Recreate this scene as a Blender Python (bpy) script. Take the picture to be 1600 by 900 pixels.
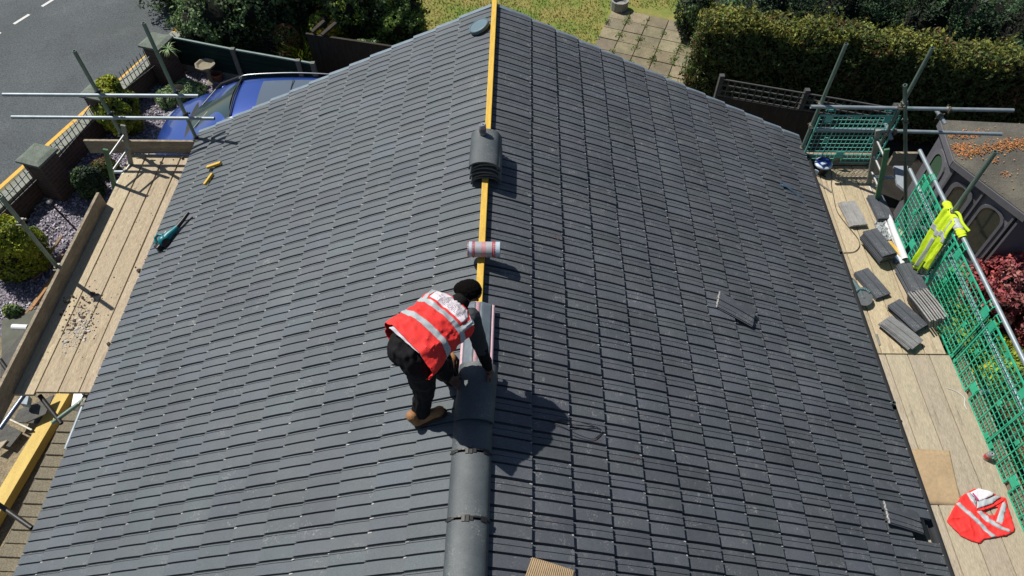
import bpy, math, random
import numpy as np
from mathutils import Vector, Matrix, noise
for o in list(bpy.data.objects): bpy.data.objects.remove(o, do_unlink=True)
S = bpy.context.scene
C = S.collection
PI = math.pi
# ---------------------------------------------------------------- camera, sky, sun, exposure
cam_d = bpy.data.cameras.new('camera'); cam = bpy.data.objects.new('camera', cam_d); C.objects.link(cam)
cam_d.sensor_width = 36.0; cam_d.lens = 36.0*1126.0/1600.0; cam_d.clip_start = 0.05; cam_d.clip_end = 2000
def cam_matrix():
    pitch, yaw, roll = 0.917073, -0.017367, -0.004023
    cy, sy, cp, sp = math.cos(yaw), math.sin(yaw), math.cos(pitch), math.sin(pitch)
    F = Vector((sy*cp, cy*cp, -sp)); R = Vector((cy, -sy, 0)); U = R.cross(F)
    R2 = math.cos(roll)*R + math.sin(roll)*U; U2 = -math.sin(roll)*R + math.cos(roll)*U
    return Matrix(((R2.x, U2.x, -F.x, 0), (R2.y, U2.y, -F.y, 0), (R2.z, U2.z, -F.z, 9.5), (0, 0, 0, 1)))
cam.matrix_world = cam_matrix()
S.camera = cam
SUN_EL, SUN_AZ = math.radians(55.5), math.radians(147.4)      # azimuth measured from +X towards +Y
to_sun = Vector((math.cos(SUN_EL)*math.cos(SUN_AZ), math.cos(SUN_EL)*math.sin(SUN_AZ), math.sin(SUN_EL)))
W = bpy.data.worlds.new('World'); S.world = W; W.use_nodes = True
nt = W.node_tree; bg = nt.nodes['Background']
sky = nt.nodes.new('ShaderNodeTexSky'); sky.sky_type = 'NISHITA'; sky.sun_disc = False
sky.sun_elevation = SUN_EL; sky.sun_rotation = math.radians(90) - SUN_AZ
sky.air_density = 1.0; sky.dust_density = 0.6
nt.links.new(sky.outputs[0], bg.inputs[0]); bg.inputs[1].default_value = 0.06
sl = bpy.data.lights.new('sun', 'SUN'); sl.energy = 4.9; sl.angle = math.radians(0.53); sl.color = (1.0, 0.95, 0.87)
so = bpy.data.objects.new('sun', sl); C.objects.link(so)
so.rotation_euler = (-to_sun).to_track_quat('-Z', 'Y').to_euler()
S.render.engine = 'CYCLES'
S.view_settings.view_transform = 'Standard'; S.view_settings.look = 'None'
S.view_settings.exposure = 0.16; S.view_settings.gamma = 1.0; S.view_settings.use_curve_mapping = False
S.render.resolution_x = 1024; S.render.resolution_y = 576

# ---------------------------------------------------------------- materials
MATS = {}
def mat(name, col, rough=0.7, var=0.0, vscale=6.0, col2=None, detail=6, bump=0.0, bscale=60.0, metal=0.0, attr=False,
        stain=None, stain_scale=1.5, stain_lo=0.55, stain_hi=0.75, spec=None, grain=None, coat=0.0, stretch=None, transl=0.0, speck=None):
    """procedural surface: two colours mixed by noise, optional stains, optional random tint per element (attr)"""
    if name in MATS: return MATS[name]
    m = bpy.data.materials.new(name); m.use_nodes = True; t = m.node_tree; b = t.nodes['Principled BSDF']
    L = t.links.new; N = t.nodes.new
    tc = N('ShaderNodeTexCoord'); src = tc.outputs['Object']
    if stretch:
        mp = N('ShaderNodeMapping'); mp.inputs['Scale'].default_value = stretch; L(src, mp.inputs[0]); vec = mp.outputs[0]
    else: vec = src
    c2 = col2 or tuple(max(0, c*(1-var)) for c in col)
    n = N('ShaderNodeTexNoise'); n.inputs['Scale'].default_value = vscale; n.inputs['Detail'].default_value = detail; n.inputs['Roughness'].default_value = 0.65
    L(vec, n.inputs['Vector'])
    r = N('ShaderNodeValToRGB'); r.color_ramp.elements[0].position = 0.36; r.color_ramp.elements[1].position = 0.64
    r.color_ramp.elements[0].color = (*c2, 1); r.color_ramp.elements[1].color = (*col, 1)
    L(n.outputs['Fac'], r.inputs[0]); out = r.outputs[0]
    if grain:
        g = N('ShaderNodeTexNoise'); g.inputs['Scale'].default_value = grain[0]; g.inputs['Detail'].default_value = 3; L(vec, g.inputs['Vector'])
        gr = N('ShaderNodeMapRange'); gr.inputs[1].default_value = 0.3; gr.inputs[2].default_value = 0.7
        gr.inputs[3].default_value = 1-grain[1]; gr.inputs[4].default_value = 1+grain[1]; L(g.outputs['Fac'], gr.inputs[0])
        mx = N('ShaderNodeVectorMath'); mx.operation = 'SCALE'; L(out, mx.inputs[0]); L(gr.outputs[0], mx.inputs['Scale']); out = mx.outputs[0]
    if attr:
        a = N('ShaderNodeAttribute'); a.attribute_name = 'tint'
        mx = N('ShaderNodeMix'); mx.data_type = 'RGBA'; mx.blend_type = 'MULTIPLY'; mx.inputs[0].default_value = 1
        L(out, mx.inputs[6]); L(a.outputs['Color'], mx.inputs[7]); out = mx.outputs[2]
    if stain:
        n2 = N('ShaderNodeTexNoise'); n2.inputs['Scale'].default_value = stain_scale; n2.inputs['Detail'].default_value = 8; n2.inputs['Roughness'].default_value = 0.7
        L(vec, n2.inputs['Vector']); mr = N('ShaderNodeMapRange'); mr.inputs[1].default_value = stain_lo; mr.inputs[2].default_value = stain_hi; L(n2.outputs['Fac'], mr.inputs[0])
        mx = N('ShaderNodeMix'); mx.data_type = 'RGBA'; L(mr.outputs[0], mx.inputs[0]); L(out, mx.inputs[6]); mx.inputs[7].default_value = (*stain, 1); out = mx.outputs[2]
    if speck:     # (colour, fine scale, threshold, patch scale): fine dust specks gathered in patches
        f1 = N('ShaderNodeTexNoise'); f1.inputs['Scale'].default_value = speck[1]; f1.inputs['Detail'].default_value = 4; L(vec, f1.inputs['Vector'])
        f2 = N('ShaderNodeTexNoise'); f2.inputs['Scale'].default_value = speck[3]; f2.inputs['Detail'].default_value = 5; L(vec, f2.inputs['Vector'])
        ad = N('ShaderNodeMath'); ad.operation = 'MULTIPLY_ADD'; ad.inputs[1].default_value = 0.9; L(f2.outputs['Fac'], ad.inputs[0]); L(f1.outputs['Fac'], ad.inputs[2])
        mr = N('ShaderNodeMapRange'); mr.inputs[1].default_value = speck[2]; mr.inputs[2].default_value = speck[2]+0.16; L(ad.outputs[0], mr.inputs[0])
        mx = N('ShaderNodeMix'); mx.data_type = 'RGBA'; L(mr.outputs[0], mx.inputs[0]); L(out, mx.inputs[6]); mx.inputs[7].default_value = (*speck[0], 1); out = mx.outputs[2]
    L(out, b.inputs['Base Color'])
    b.inputs['Roughness'].default_value = rough; b.inputs['Metallic'].default_value = metal
    if spec is not None: b.inputs['Specular IOR Level'].default_value = spec
    if coat: b.inputs['Coat Weight'].default_value = coat; b.inputs['Coat Roughness'].default_value = 0.05
    if bump:
        n3 = N('ShaderNodeTexNoise'); n3.inputs['Scale'].default_value = bscale; n3.inputs['Detail'].default_value = 5; L(vec, n3.inputs['Vector'])
        bp = N('ShaderNodeBump'); bp.inputs['Strength'].default_value = bump; bp.inputs['Distance'].default_value = 0.01
        L(n3.outputs['Fac'], bp.inputs['Height']); L(bp.outputs[0], b.inputs['Normal'])
    if transl:
        tr = N('ShaderNodeBsdfTranslucent'); L(out, tr.inputs['Color']); ms = N('ShaderNodeMixShader'); ms.inputs[0].default_value = transl
        L(b.outputs[0], ms.inputs[1]); L(tr.outputs[0], ms.inputs[2]); L(ms.outputs[0], t.nodes['Material Output'].inputs[0])
    MATS[name] = m; return m
def glass(name, col=(0.02, 0.03, 0.03), rough=0.05):
    if name in MATS: return MATS[name]
    m = bpy.data.materials.new(name); m.use_nodes = True; b = m.node_tree.nodes['Principled BSDF']
    b.inputs['Base Color'].default_value = (*col, 1); b.inputs['Roughness'].default_value = rough; b.inputs['Specular IOR Level'].default_value = 0.8
    MATS[name] = m; return m
def brick(name, c1, c2, mortar):
    m = bpy.data.materials.new(name); m.use_nodes = True; t = m.node_tree; b = t.nodes['Principled BSDF']
    tc = t.nodes.new('ShaderNodeTexCoord'); mp = t.nodes.new('ShaderNodeMapping'); mp.inputs['Rotation'].default_value = (PI/2, 0, 0)
    sp = t.nodes.new('ShaderNodeSeparateXYZ'); cb = t.nodes.new('ShaderNodeCombineXYZ'); ad = t.nodes.new('ShaderNodeMath')
    t.links.new(tc.outputs['Object'], sp.inputs[0]); t.links.new(sp.outputs[0], ad.inputs[0]); t.links.new(sp.outputs[1], ad.inputs[1])
    t.links.new(ad.outputs[0], cb.inputs[0]); t.links.new(sp.outputs[2], cb.inputs[1])
    k = t.nodes.new('ShaderNodeTexBrick'); k.inputs['Scale'].default_value = 1; k.inputs['Brick Width'].default_value = 0.225; k.inputs['Row Height'].default_value = 0.075
    k.inputs['Mortar Size'].default_value = 0.006; k.inputs['Color1'].default_value = (*c1, 1); k.inputs['Color2'].default_value = (*c2, 1); k.inputs['Mortar'].default_value = (*mortar, 1)
    t.links.new(cb.outputs[0], k.inputs['Vector']); t.links.new(k.outputs['Color'], b.inputs['Base Color']); b.inputs['Roughness'].default_value = 0.9
    return m

# ---------------------------------------------------------------- mesh building
def frame(d):
    d = Vector(d).normalized(); up = Vector((0, 0, 1)) if abs(d.z) < 0.95 else Vector((1, 0, 0))
    u = d.cross(up).normalized(); v = u.cross(d).normalized(); return d, u, v
class MB:
    def __init__(s): s.v = []; s.f = []; s.m = []; s.tint = {}
    def add(s, vs, fs, m=0, tint=None):
        o = len(s.v); s.v += [tuple(p) for p in vs]
        for f in fs:
            if tint is not None: s.tint[len(s.f)] = tint
            s.f.append(tuple(i+o for i in f)); s.m.append(m)
        return s
    def box(s, c, size, rz=0.0, m=0, M=None, tint=None):
        x, y, z = (q/2 for q in size); R = M or Matrix.Rotation(rz, 3, 'Z'); c = Vector(c)
        vs = [c + R @ Vector((a*x, b*y, d*z)) for a in (-1, 1) for b in (-1, 1) for d in (-1, 1)]
        return s.add(vs, [(0,1,3,2),(4,6,7,5),(0,4,5,1),(2,3,7,6),(0,2,6,4),(1,5,7,3)], m, tint)
    def beam(s, a, b, w, h, m=0, up=(0,0,1), tint=None):
        a, b = Vector(a), Vector(b); d = (b-a); L = d.length; d.normalize(); up = Vector(up)
        u = up.cross(d).normalized(); v = d.cross(u).normalized()
        R = Matrix((d, u, v)).transposed()
        return s.box((a+b)/2, (L, w, h), M=R, m=m, tint=tint)
    def prism(s, poly, z0, z1, m=0, tint=None):
        n = len(poly); vs = [(p[0], p[1], z0) for p in poly] + [(p[0], p[1], z1) for p in poly]
        return s.add(vs, [tuple(reversed(range(n))), tuple(range(n, 2*n))] + [(i, (i+1) % n, n+(i+1) % n, n+i) for i in range(n)], m, tint)
    def tube(s, pts, r, n=10, m=0, caps=True, hollow=0.0):
        pts = [Vector(p) for p in pts]; rs = r if isinstance(r, (list, tuple)) else [r]*len(pts); vs = []; fs = []
        d, u, v = frame(pts[1]-pts[0])
        for i, p in enumerate(pts):
            if 0 < i < len(pts)-1: t = (pts[i+1]-pts[i]).normalized() + (pts[i]-pts[i-1]).normalized()
            elif i == 0: t = pts[1]-pts[0]
            else: t = pts[-1]-pts[-2]
            t.normalize(); u = (u - t*u.dot(t)).normalized(); v = t.cross(u)
            for k in range(n):
                a = 2*PI*k/n; vs.append(p + u*math.cos(a)*rs[i] + v*math.sin(a)*rs[i])
        for i in range(len(pts)-1):
            for k in range(n): fs.append((i*n+k, i*n+(k+1) % n, (i+1)*n+(k+1) % n, (i+1)*n+k))
        if caps and not hollow: fs += [tuple(reversed(range(n))), tuple(range((len(pts)-1)*n, len(pts)*n))]
        s.add(vs, fs, m)
        if hollow:      # open pipe ends: inner wall and end rings
            for e, q in ((0, 1), (len(pts)-1, len(pts)-2)):
                d = (pts[q]-pts[e]).normalized(); base = vs[e*n:(e+1)*n]
                inn = [pts[e]+(w-pts[e])*hollow for w in base]; deep = [w+d*0.12 for w in inn]
                ff = [(k, (k+1) % n, n+(k+1) % n, n+k) for k in range(n)] + [(n+k, n+(k+1) % n, 2*n+(k+1) % n, 2*n+k) for k in range(n)] + [tuple(range(2*n, 3*n))]
                s.add(base+inn+deep, ff, m)
        return s
    def sphere(s, c, r, m=0, nu=12, nv=8, M=None):
        c = Vector(c); R = M or Matrix.Identity(3); rr = Vector(r) if isinstance(r, (tuple, list, Vector)) else Vector((r, r, r)); vs = [c + R @ Vector((0, 0, rr.z))]
        for j in range(1, nv):
            a = PI*j/nv
            for i in range(nu):
                b = 2*PI*i/nu; vs.append(c + R @ Vector((rr.x*math.sin(a)*math.cos(b), rr.y*math.sin(a)*math.sin(b), rr.z*math.cos(a))))
        vs.append(c + R @ Vector((0, 0, -rr.z))); fs = []
        for i in range(nu):
            fs.append((0, 1+i, 1+(i+1) % nu)); fs.append((len(vs)-1, 1+(nv-2)*nu+(i+1) % nu, 1+(nv-2)*nu+i))
            for j in range(nv-2): fs.append((1+j*nu+i, 1+(j+1)*nu+i, 1+(j+1)*nu+(i+1) % nu, 1+j*nu+(i+1) % nu))
        return s.add(vs, fs, m)
    def lathe(s, c, prof, n=20, m=0, M=None):
        c = Vector(c); R = M or Matrix.Identity(3); vs = []; fs = []
        for r, z in prof:
            for k in range(n): a = 2*PI*k/n; vs.append(c + R @ Vector((r*math.cos(a), r*math.sin(a), z)))
        for i in range(len(prof)-1):
            for k in range(n): fs.append((i*n+k, i*n+(k+1) % n, (i+1)*n+(k+1) % n, (i+1)*n+k))
        fs.append(tuple(reversed(range(n)))); fs.append(tuple(range((len(prof)-1)*n, len(prof)*n)))
        return s.add(vs, fs, m)
    def grid(s, fn, nu, nv, m=0):
        vs = [fn(i/nu, j/nv) for j in range(nv+1) for i in range(nu+1)]
        return s.add(vs, [(j*(nu+1)+i, j*(nu+1)+i+1, (j+1)*(nu+1)+i+1, (j+1)*(nu+1)+i) for j in range(nv) for i in range(nu)], m)
    def build(s, name, mats, parent=None, origin=None, smooth=False, bevel=0.0, solid=0.0, subs=0):
        V = np.array(s.v, dtype=float)
        if parent is None and origin is None:
            origin = Vector(((V[:,0].min()+V[:,0].max())/2, (V[:,1].min()+V[:,1].max())/2, V[:,2].min()))
        off = world_loc(parent) if parent is not None else Vector(origin)
        V = V - np.array(off)
        me = bpy.data.meshes.new(name); me.from_pydata(V.tolist(), [], s.f); me.update()
        for q in (mats if isinstance(mats, (list, tuple)) else [mats]): me.materials.append(q)
        me.polygons.foreach_set('material_index', s.m)
        if True:
            ca = me.color_attributes.new('tint', 'FLOAT_COLOR', 'CORNER'); arr = np.ones((len(me.loops), 4))
            for p in me.polygons:
                t = s.tint.get(p.index)
                if t is not None:
                    arr[p.loop_start:p.loop_start+p.loop_total, :3] = t
            ca.data.foreach_set('color', arr.ravel())
        if smooth: me.polygons.foreach_set('use_smooth', [True]*len(me.polygons))
        o = bpy.data.objects.new(name, me); C.objects.link(o)
        if parent is not None: o.parent = parent
        else: o.location = off
        if smooth and bevel == 0 and subs == 0: me.set_sharp_from_angle(angle=math.radians(40))
        if bevel: b = o.modifiers.new('bevel', 'BEVEL'); b.width = bevel; b.segments = 2; b.limit_method = 'ANGLE'; b.angle_limit = math.radians(40)
        if solid: b = o.modifiers.new('solid', 'SOLIDIFY'); b.thickness = solid; b.offset = 0
        if subs: b = o.modifiers.new('sub', 'SUBSURF'); b.levels = subs; b.render_levels = subs
        return o
def world_loc(o):
    l = Vector((0, 0, 0))
    while o is not None: l += Vector(o.location); o = o.parent
    return l
def tag(o, label=None, cat=None, group=None, kind=None):
    if label: o['label'] = label
    if cat: o['category'] = cat
    if group: o['group'] = group
    if kind: o['kind'] = kind
    return o
def thing(name, loc, label, cat, group=None, rz=0.0):
    o = bpy.data.objects.new(name, None); C.objects.link(o); o.location = loc; o.rotation_euler = (0, 0, rz); o.empty_display_size = 0.1
    return tag(o, label, cat, group)
def copy_tree(o, parent=None):
    c = o.copy(); C.objects.link(c); c.parent = parent
    for ch in [q for q in bpy.data.objects if q.parent == o]: copy_tree(ch, c)
    return c
def leaf_mesh(name, pts, nrm, size, mats, parent=None, origin=None, tints=None, aspect=0.55, seed=1, mi=None):
    """many small leaf faces (bent pairs of triangles) as one mesh"""
    rg = np.random.default_rng(seed); n = len(pts); pts = np.asarray(pts, float); nrm = np.asarray(nrm, float)
    nrm /= np.linalg.norm(nrm, axis=1)[:, None] + 1e-9
    t = rg.normal(size=(n, 3)); t -= (t*nrm).sum(1)[:, None]*nrm; t /= np.linalg.norm(t, axis=1)[:, None] + 1e-9
    b = np.cross(nrm, t); sz = (np.asarray(size)*rg.uniform(0.6, 1.3, n))[:, None]
    v = np.empty((n, 4, 3)); v[:, 0] = pts-t*sz; v[:, 1] = pts+b*sz*aspect+nrm*sz*0.15; v[:, 2] = pts+t*sz; v[:, 3] = pts-b*sz*aspect+nrm*sz*0.15
    off = np.array(world_loc(parent) if parent is not None else (origin if origin is not None else (pts[:, 0].mean(), pts[:, 1].mean(), pts[:, 2].min())))
    v = (v-off).reshape(-1, 3)
    me = bpy.data.meshes.new(name); me.vertices.add(4*n); me.vertices.foreach_set('co', v.ravel()); me.loops.add(4*n); me.loops.foreach_set('vertex_index', np.arange(4*n))
    me.polygons.add(n); me.polygons.foreach_set('loop_start', np.arange(0, 4*n, 4)); me.polygons.foreach_set('loop_total', np.full(n, 4))
    for q in (mats if isinstance(mats, (list, tuple)) else [mats]): me.materials.append(q)
    if mi is not None: me.polygons.foreach_set('material_index', np.asarray(mi, dtype=np.int32))
    me.update(calc_edges=True); me.validate()
    if tints is None:
        br = rg.uniform(0.55, 1.35, n)[:, None]; tints = np.clip(br*np.array([1, 1, 1])*(1+rg.normal(size=(n, 3))*0.08), 0.2, 2)
    ca = me.color_attributes.new('tint', 'FLOAT_COLOR', 'CORNER'); arr = np.ones((n, 4, 4)); arr[:, :, :3] = np.asarray(tints)[:, None, :]
    ca.data.foreach_set('color', arr.ravel())
    o = bpy.data.objects.new(name, me); C.objects.link(o)
    if parent is not None: o.parent = parent
    else: o.location = off
    return o
def blob_points(blobs, n, seed, inner=0.72, lump=0.18, lfreq=4.0):
    """points and outward directions in the outer shell of lumpy ellipsoids"""
    rg = np.random.default_rng(seed); P = []; Nn = []
    vol = np.array([b[1][0]*b[1][1]+b[1][1]*b[1][2]+b[1][0]*b[1][2] for b in blobs]); cnt = (n*vol/vol.sum()).astype(int)
    for (c, r), k in zip(blobs, cnt):
        d = rg.normal(size=(k, 3)); d /= np.linalg.norm(d, axis=1)[:, None]
        c = np.array(c, float); r = np.array(r, float)
        q = rg.uniform(inner, 1.0, k)**0.6
        lum = np.array([noise.noise(Vector(tuple((c+dd*r)*lfreq/1.0))) for dd in d])
        rad = q*(1+lump*lum*2.0)
        P.append(c+d*r*rad[:, None]); Nn.append(d/r + rg.normal(size=(k, 3))*0.55/r.mean())
    return np.concatenate(P), np.concatenate(Nn)
def core(name, blobs, m, parent, scale=0.78, seed=0):  # added dark lumpy solid inside a crown, there to block light
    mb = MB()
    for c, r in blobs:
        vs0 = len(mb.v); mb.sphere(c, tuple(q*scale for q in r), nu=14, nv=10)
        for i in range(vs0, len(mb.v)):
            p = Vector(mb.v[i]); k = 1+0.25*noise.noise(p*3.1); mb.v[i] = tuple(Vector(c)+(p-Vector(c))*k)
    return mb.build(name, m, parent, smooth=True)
def remesh(mb, voxel, smooth=2, name='tmp'):
    me = bpy.data.meshes.new(name); me.from_pydata(mb.v, [], mb.f); me.update()
    o = bpy.data.objects.new(name, me); C.objects.link(o)
    r = o.modifiers.new('r', 'REMESH'); r.mode = 'VOXEL'; r.voxel_size = voxel; r.use_smooth_shade = True
    if smooth: s = o.modifiers.new('s', 'SMOOTH'); s.iterations = smooth; s.factor = 0.6
    dg = bpy.context.evaluated_depsgraph_get(); dg.update(); out = bpy.data.meshes.new_from_object(o.evaluated_get(dg))
    bpy.data.objects.remove(o, do_unlink=True); return out
def place_mesh(me, name, mats, parent):
    off = world_loc(parent); me.transform(Matrix.Translation(-off)); me.name = name; me.materials.clear()
    for q in (mats if isinstance(mats, (list, tuple)) else [mats]): me.materials.append(q)
    me.polygons.foreach_set('use_smooth', [True]*len(me.polygons))
    o = bpy.data.objects.new(name, me); C.objects.link(o); o.parent = parent; return o
random.seed(4)

# ================================================================ SETTING
M_asph = mat('asphalt', (0.085,0.100,0.108), 0.9, col2=(0.060,0.070,0.076), vscale=0.9, grain=(34,0.42), bump=0.8, bscale=60, stretch=(1,1,1), stain=(0.050,0.059,0.063), stain_scale=0.45, stain_lo=0.50, stain_hi=0.72, speck=((0.12,0.133,0.14),60,1.06,1.0))
M_soil = mat('soil', (0.022,0.019,0.014), 1, var=0.5, vscale=3, grain=(60,0.5), bump=0.8)
M_lawn = mat('lawn', (0.13,0.19,0.03), 1, col2=(0.25,0.215,0.065), vscale=1.6, grain=(90,0.45), bump=0.8, bscale=80)
M_sand = mat('sandy_ground', (0.27,0.22,0.14), 1, col2=(0.20,0.165,0.11), vscale=7, grain=(45,0.4), bump=1.0, bscale=70, stain=(0.1,0.085,0.06), stain_scale=2.5)
M_verge = mat('verge', (0.17,0.165,0.11), 1, col2=(0.12,0.125,0.08), vscale=8, grain=(60,0.4), bump=0.8)
M_yell = mat('yellow_road_paint', (0.75,0.40,0.03), 0.7, col2=(0.62,0.34,0.03), vscale=14, stain=(0.2,0.17,0.1), stain_scale=9, stain_lo=0.6, stain_hi=0.66)
M_white = mat('white_road_paint', (0.62,0.62,0.60), 0.7, var=0.15, vscale=20)
M_slate = mat('slate_chips_bed', (0.22,0.20,0.24), 0.9, col2=(0.09,0.08,0.10), vscale=30, grain=(70,0.5), bump=1.0, bscale=60)
M_chip = mat('slate_chip', (0.40,0.37,0.43), 0.75, var=0.2, vscale=5, attr=True)
def sheet(name, poly, z, m, th=0.0):
    mb = MB()
    if th: mb.prism(poly, z-th, z)
    else: mb.add([(x, y, z) for x, y in poly], [tuple(range(len(poly)))])
    return tag(mb.build(name, m, origin=(0,0,0)), kind='structure')
sheet('ground', [(-400,-400),(400,-400),(400,400),(-400,400)], 0.0, M_soil)
# the road runs past the front wall: direction (0.30, 0.954)
RD = Vector((0.325,0.946,0)).normalized(); RN = Vector((-RD.y,RD.x,0)); P0 = Vector((-8.782, 11.915, 0.000))
def rp(a, b): p = P0 + RD*a + RN*b; return (p.x, p.y)
sheet('road', [rp(-60,-0.06), rp(120,-0.06), rp(120,9), rp(-60,9)], 0.006, M_asph)
sheet('far_pavement', [rp(-60,9), rp(120,9), rp(120,11), rp(-60,11)], 0.1, M_verge, 0.1)
for nm, b0, b1, m in (('yellow_line',0.03,0.13,M_yell),):
    tag(MB().add([(*rp(-30,b0),0.010),(*rp(60,b0),0.010),(*rp(60,b1),0.010),(*rp(-30,b1),0.010)],[(0,1,2,3)]).build('yellow_line', m), kind='structure')
dA = Vector((-11.758, 14.821, 0.000)); dB = Vector((-11.568, 15.218, 0.000)); dd = Vector((-11.441, 15.570, 0.000)); 
dashdir = (dB-dA).normalized(); gap = (dd-dA).length; mb = MB()
sidev = Vector((-dashdir.y,dashdir.x,0))*0.04
for k in range(-8, 14):
    a = dA + dashdir*gap*k; b = a + dashdir*(dB-dA).length
    mb.add([a-sidev+Vector((0,0,.01)), b-sidev+Vector((0,0,.01)), b+sidev+Vector((0,0,.01)), a+sidev+Vector((0,0,.01))], [(0,1,2,3)])
tag(mb.build('road_centre_dashes', M_white), kind='structure')
# verge between road and wall
sheet('verge', [rp(-30,-0.06), rp(8,-0.06), rp(8,-0.45), rp(-30,-0.75)], 0.09, M_verge, 0.09)
# gravel bed of the front garden
bed = [(-8.75,6.2),(-6.9,6.2),(-6.65,8.4),(-6.1,9.6),(-6.0,13.1),(-7.55,13.3),(-8.3,11.4),(-8.8,9.2)]
sheet('slate_bed', bed, 0.02, M_slate)
sheet('driveway', [(-6.6,9.4),(-1.0,9.4),(-1.0,11.7),(-6.0,11.9)], 0.012, M_sand)
sheet('side_path', [(-9.5,-3),(-4.25,-3),(-4.25,5.6),(-7.2,5.6),(-7.0,6.6),(-9.0,6.6)], 0.015, M_sand)
sheet('lawn', [(-2.6,11.0),(3.9,11.5),(4.0,15.0),(5.5,22),(-4,26),(-2.9,15.5)], 0.015, M_lawn)
# loose slate chips covering the bed
rg = np.random.default_rng(3); n = 9000
def inpoly(x, y, poly):
    c = False; j = len(poly)-1
    for i in range(len(poly)):
        if (poly[i][1] > y) != (poly[j][1] > y) and x < (poly[j][0]-poly[i][0])*(y-poly[i][1])/(poly[j][1]-poly[i][1])+poly[i][0]: c = not c
        j = i
    return c
pts = [(x, y, 0.03+rg.uniform(0,0.02)) for x, y in zip(rg.uniform(-8.8,-6.0,n*2), rg.uniform(6.2,13.3,n*2)) if inpoly(x, y, bed)]
nr = rg.normal(size=(len(pts),3))*0.45+np.array([0,0,1])
br = rg.uniform(0.4,1.5,len(pts))[:,None]*(1+rg.normal(size=(len(pts),3))*0.05)
tag(leaf_mesh('slate_chippings', pts, nr, 0.022, M_chip, origin=(0,0,0), aspect=0.7, seed=5, tints=br), 'purple grey slate chippings spread over the front garden bed', 'chippings', kind='stuff')
# grass blades on the lawn
M_blade = mat('grass_blade', (0.13,0.21,0.03), 0.9, attr=True, col2=(0.27,0.225,0.06), vscale=1.6, transl=0.3)
gp = []; 
while len(gp) < 26000:
    x, y = rg.uniform(-2.9,4.6), rg.uniform(11,19)
    if inpoly(x, y, [(-2.6,11.0),(1.0,11.0),(1.55,13.9),(2.1,15.72),(3.9,15.45),(5.0,20),(-3.5,20),(-2.9,15.5)]): gp.append((x,y,0.03))
gn = rg.normal(size=(len(gp),3))*np.array([1,1,0.35])
tag(leaf_mesh('lawn_grass', gp, gn, 0.028, M_blade, origin=(0,0,0), aspect=0.3, seed=8), 'short sun-scorched grass of the back lawn', 'grass', kind='stuff')

# paved patio: slabs with weeds in the joints
M_slab = mat('patio_slab', (0.25,0.215,0.145), 0.95, col2=(0.17,0.15,0.105), vscale=5, grain=(50,0.25), attr=True, stain=(0.13,0.12,0.07), stain_scale=4, stain_lo=0.6, stain_hi=0.72, bump=0.5)
pt = thing('patio', (2.7,14.1,0), 'weedy buff slab patio beside the back lawn', 'patio')
o0 = Vector((1.62,14.12,0)); ux = Vector((0.93,-0.35,0)).normalized(); uy = Vector((0.33,0.944,0)).normalized()
mb = MB(); slabs = []
for i in range(7):
    for j in range(-6, 5):
        if j > 3 or i > 5: continue
        c = o0 + ux*(0.225+i*0.45+(0.0)) + uy*(-0.12+(j+0.5)*0.42); w, h = 0.43, 0.40
        if not inpoly(c.x, c.y, [(1.3,10.5),(1.5,14.0),(2.05,15.75),(4.0,15.3),(4.3,12.0),(3.8,10.5)]): continue
        t = random.uniform(0.75,1.2); slabs.append(c)
        q = [c + ux*a*w/2 + uy*b*h/2 for a, b in ((-1,-1),(1,-1),(1,1),(-1,1))]
        mb.prism([(v.x, v.y) for v in q], 0.0, 0.045+random.uniform(-0.006,0.006), tint=(t, t*random.uniform(0.96,1.02), t*random.uniform(0.9,1.0)))
mb.build('paving', M_slab, pt)
M_weed = mat('weed_leaf', (0.13,0.20,0.045), 0.8, attr=True, transl=0.25)
wp = []; wn = []
for k in range(110):
    c = random.choice(slabs) + (ux if random.random()<.5 else -ux)*0.22 + uy*random.uniform(-0.22,0.22)
    for q in range(random.randint(8,26)): wp.append((c.x+random.gauss(0,.045), c.y+random.gauss(0,.045), 0.05+random.uniform(0,.05))); wn.append((random.gauss(0,1),random.gauss(0,1),0.8))
tag(leaf_mesh('patio_weeds', wp, wn, 0.025, M_weed, seed=3), 'green weeds growing in the patio joints', 'weeds', kind='stuff')

# ================================================================ HOUSE AND ROOF
XR, HW, ZR, ZE = -0.327, 4.162, 4.79, 2.813
PIT = math.atan2(ZR-ZE, HW); CP, SP = math.cos(PIT), math.sin(PIT)
YF, YN, TW = 7.80, -1.5, 0.207
U0, U1, GA, NC = 0.035, 0.455, 0.3195, 14
def rpt(side, u, y, n=0.0): return (XR+side*(u*CP+n*SP), y, ZR-u*SP+n*CP)
def roof_uv(P):  # world -> (side,u,y)
    s = 1 if P[0] > XR else -1; return s, (s*(P[0]-XR))*CP+(ZR-P[2])*SP, P[1]
house = thing('bungalow', (XR,3.1,0), 'bungalow roof newly covered in dark grey concrete tiles', 'house')
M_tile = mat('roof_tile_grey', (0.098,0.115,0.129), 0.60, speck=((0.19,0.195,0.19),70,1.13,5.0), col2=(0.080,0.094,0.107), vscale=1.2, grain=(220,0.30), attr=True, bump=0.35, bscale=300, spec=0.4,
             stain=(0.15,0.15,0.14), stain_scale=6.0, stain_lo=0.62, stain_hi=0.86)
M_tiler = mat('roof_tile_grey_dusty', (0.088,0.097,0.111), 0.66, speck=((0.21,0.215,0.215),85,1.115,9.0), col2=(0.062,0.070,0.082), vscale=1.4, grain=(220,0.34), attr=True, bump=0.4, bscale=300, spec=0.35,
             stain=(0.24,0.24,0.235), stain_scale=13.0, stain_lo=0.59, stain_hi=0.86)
M_fleck = mat('chipped_concrete', (0.50,0.49,0.47), 0.9, var=0.3, vscale=40)
M_rust = mat('red_brick_dust', (0.24,0.10,0.075), 0.9, var=0.4, vscale=30)
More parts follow.
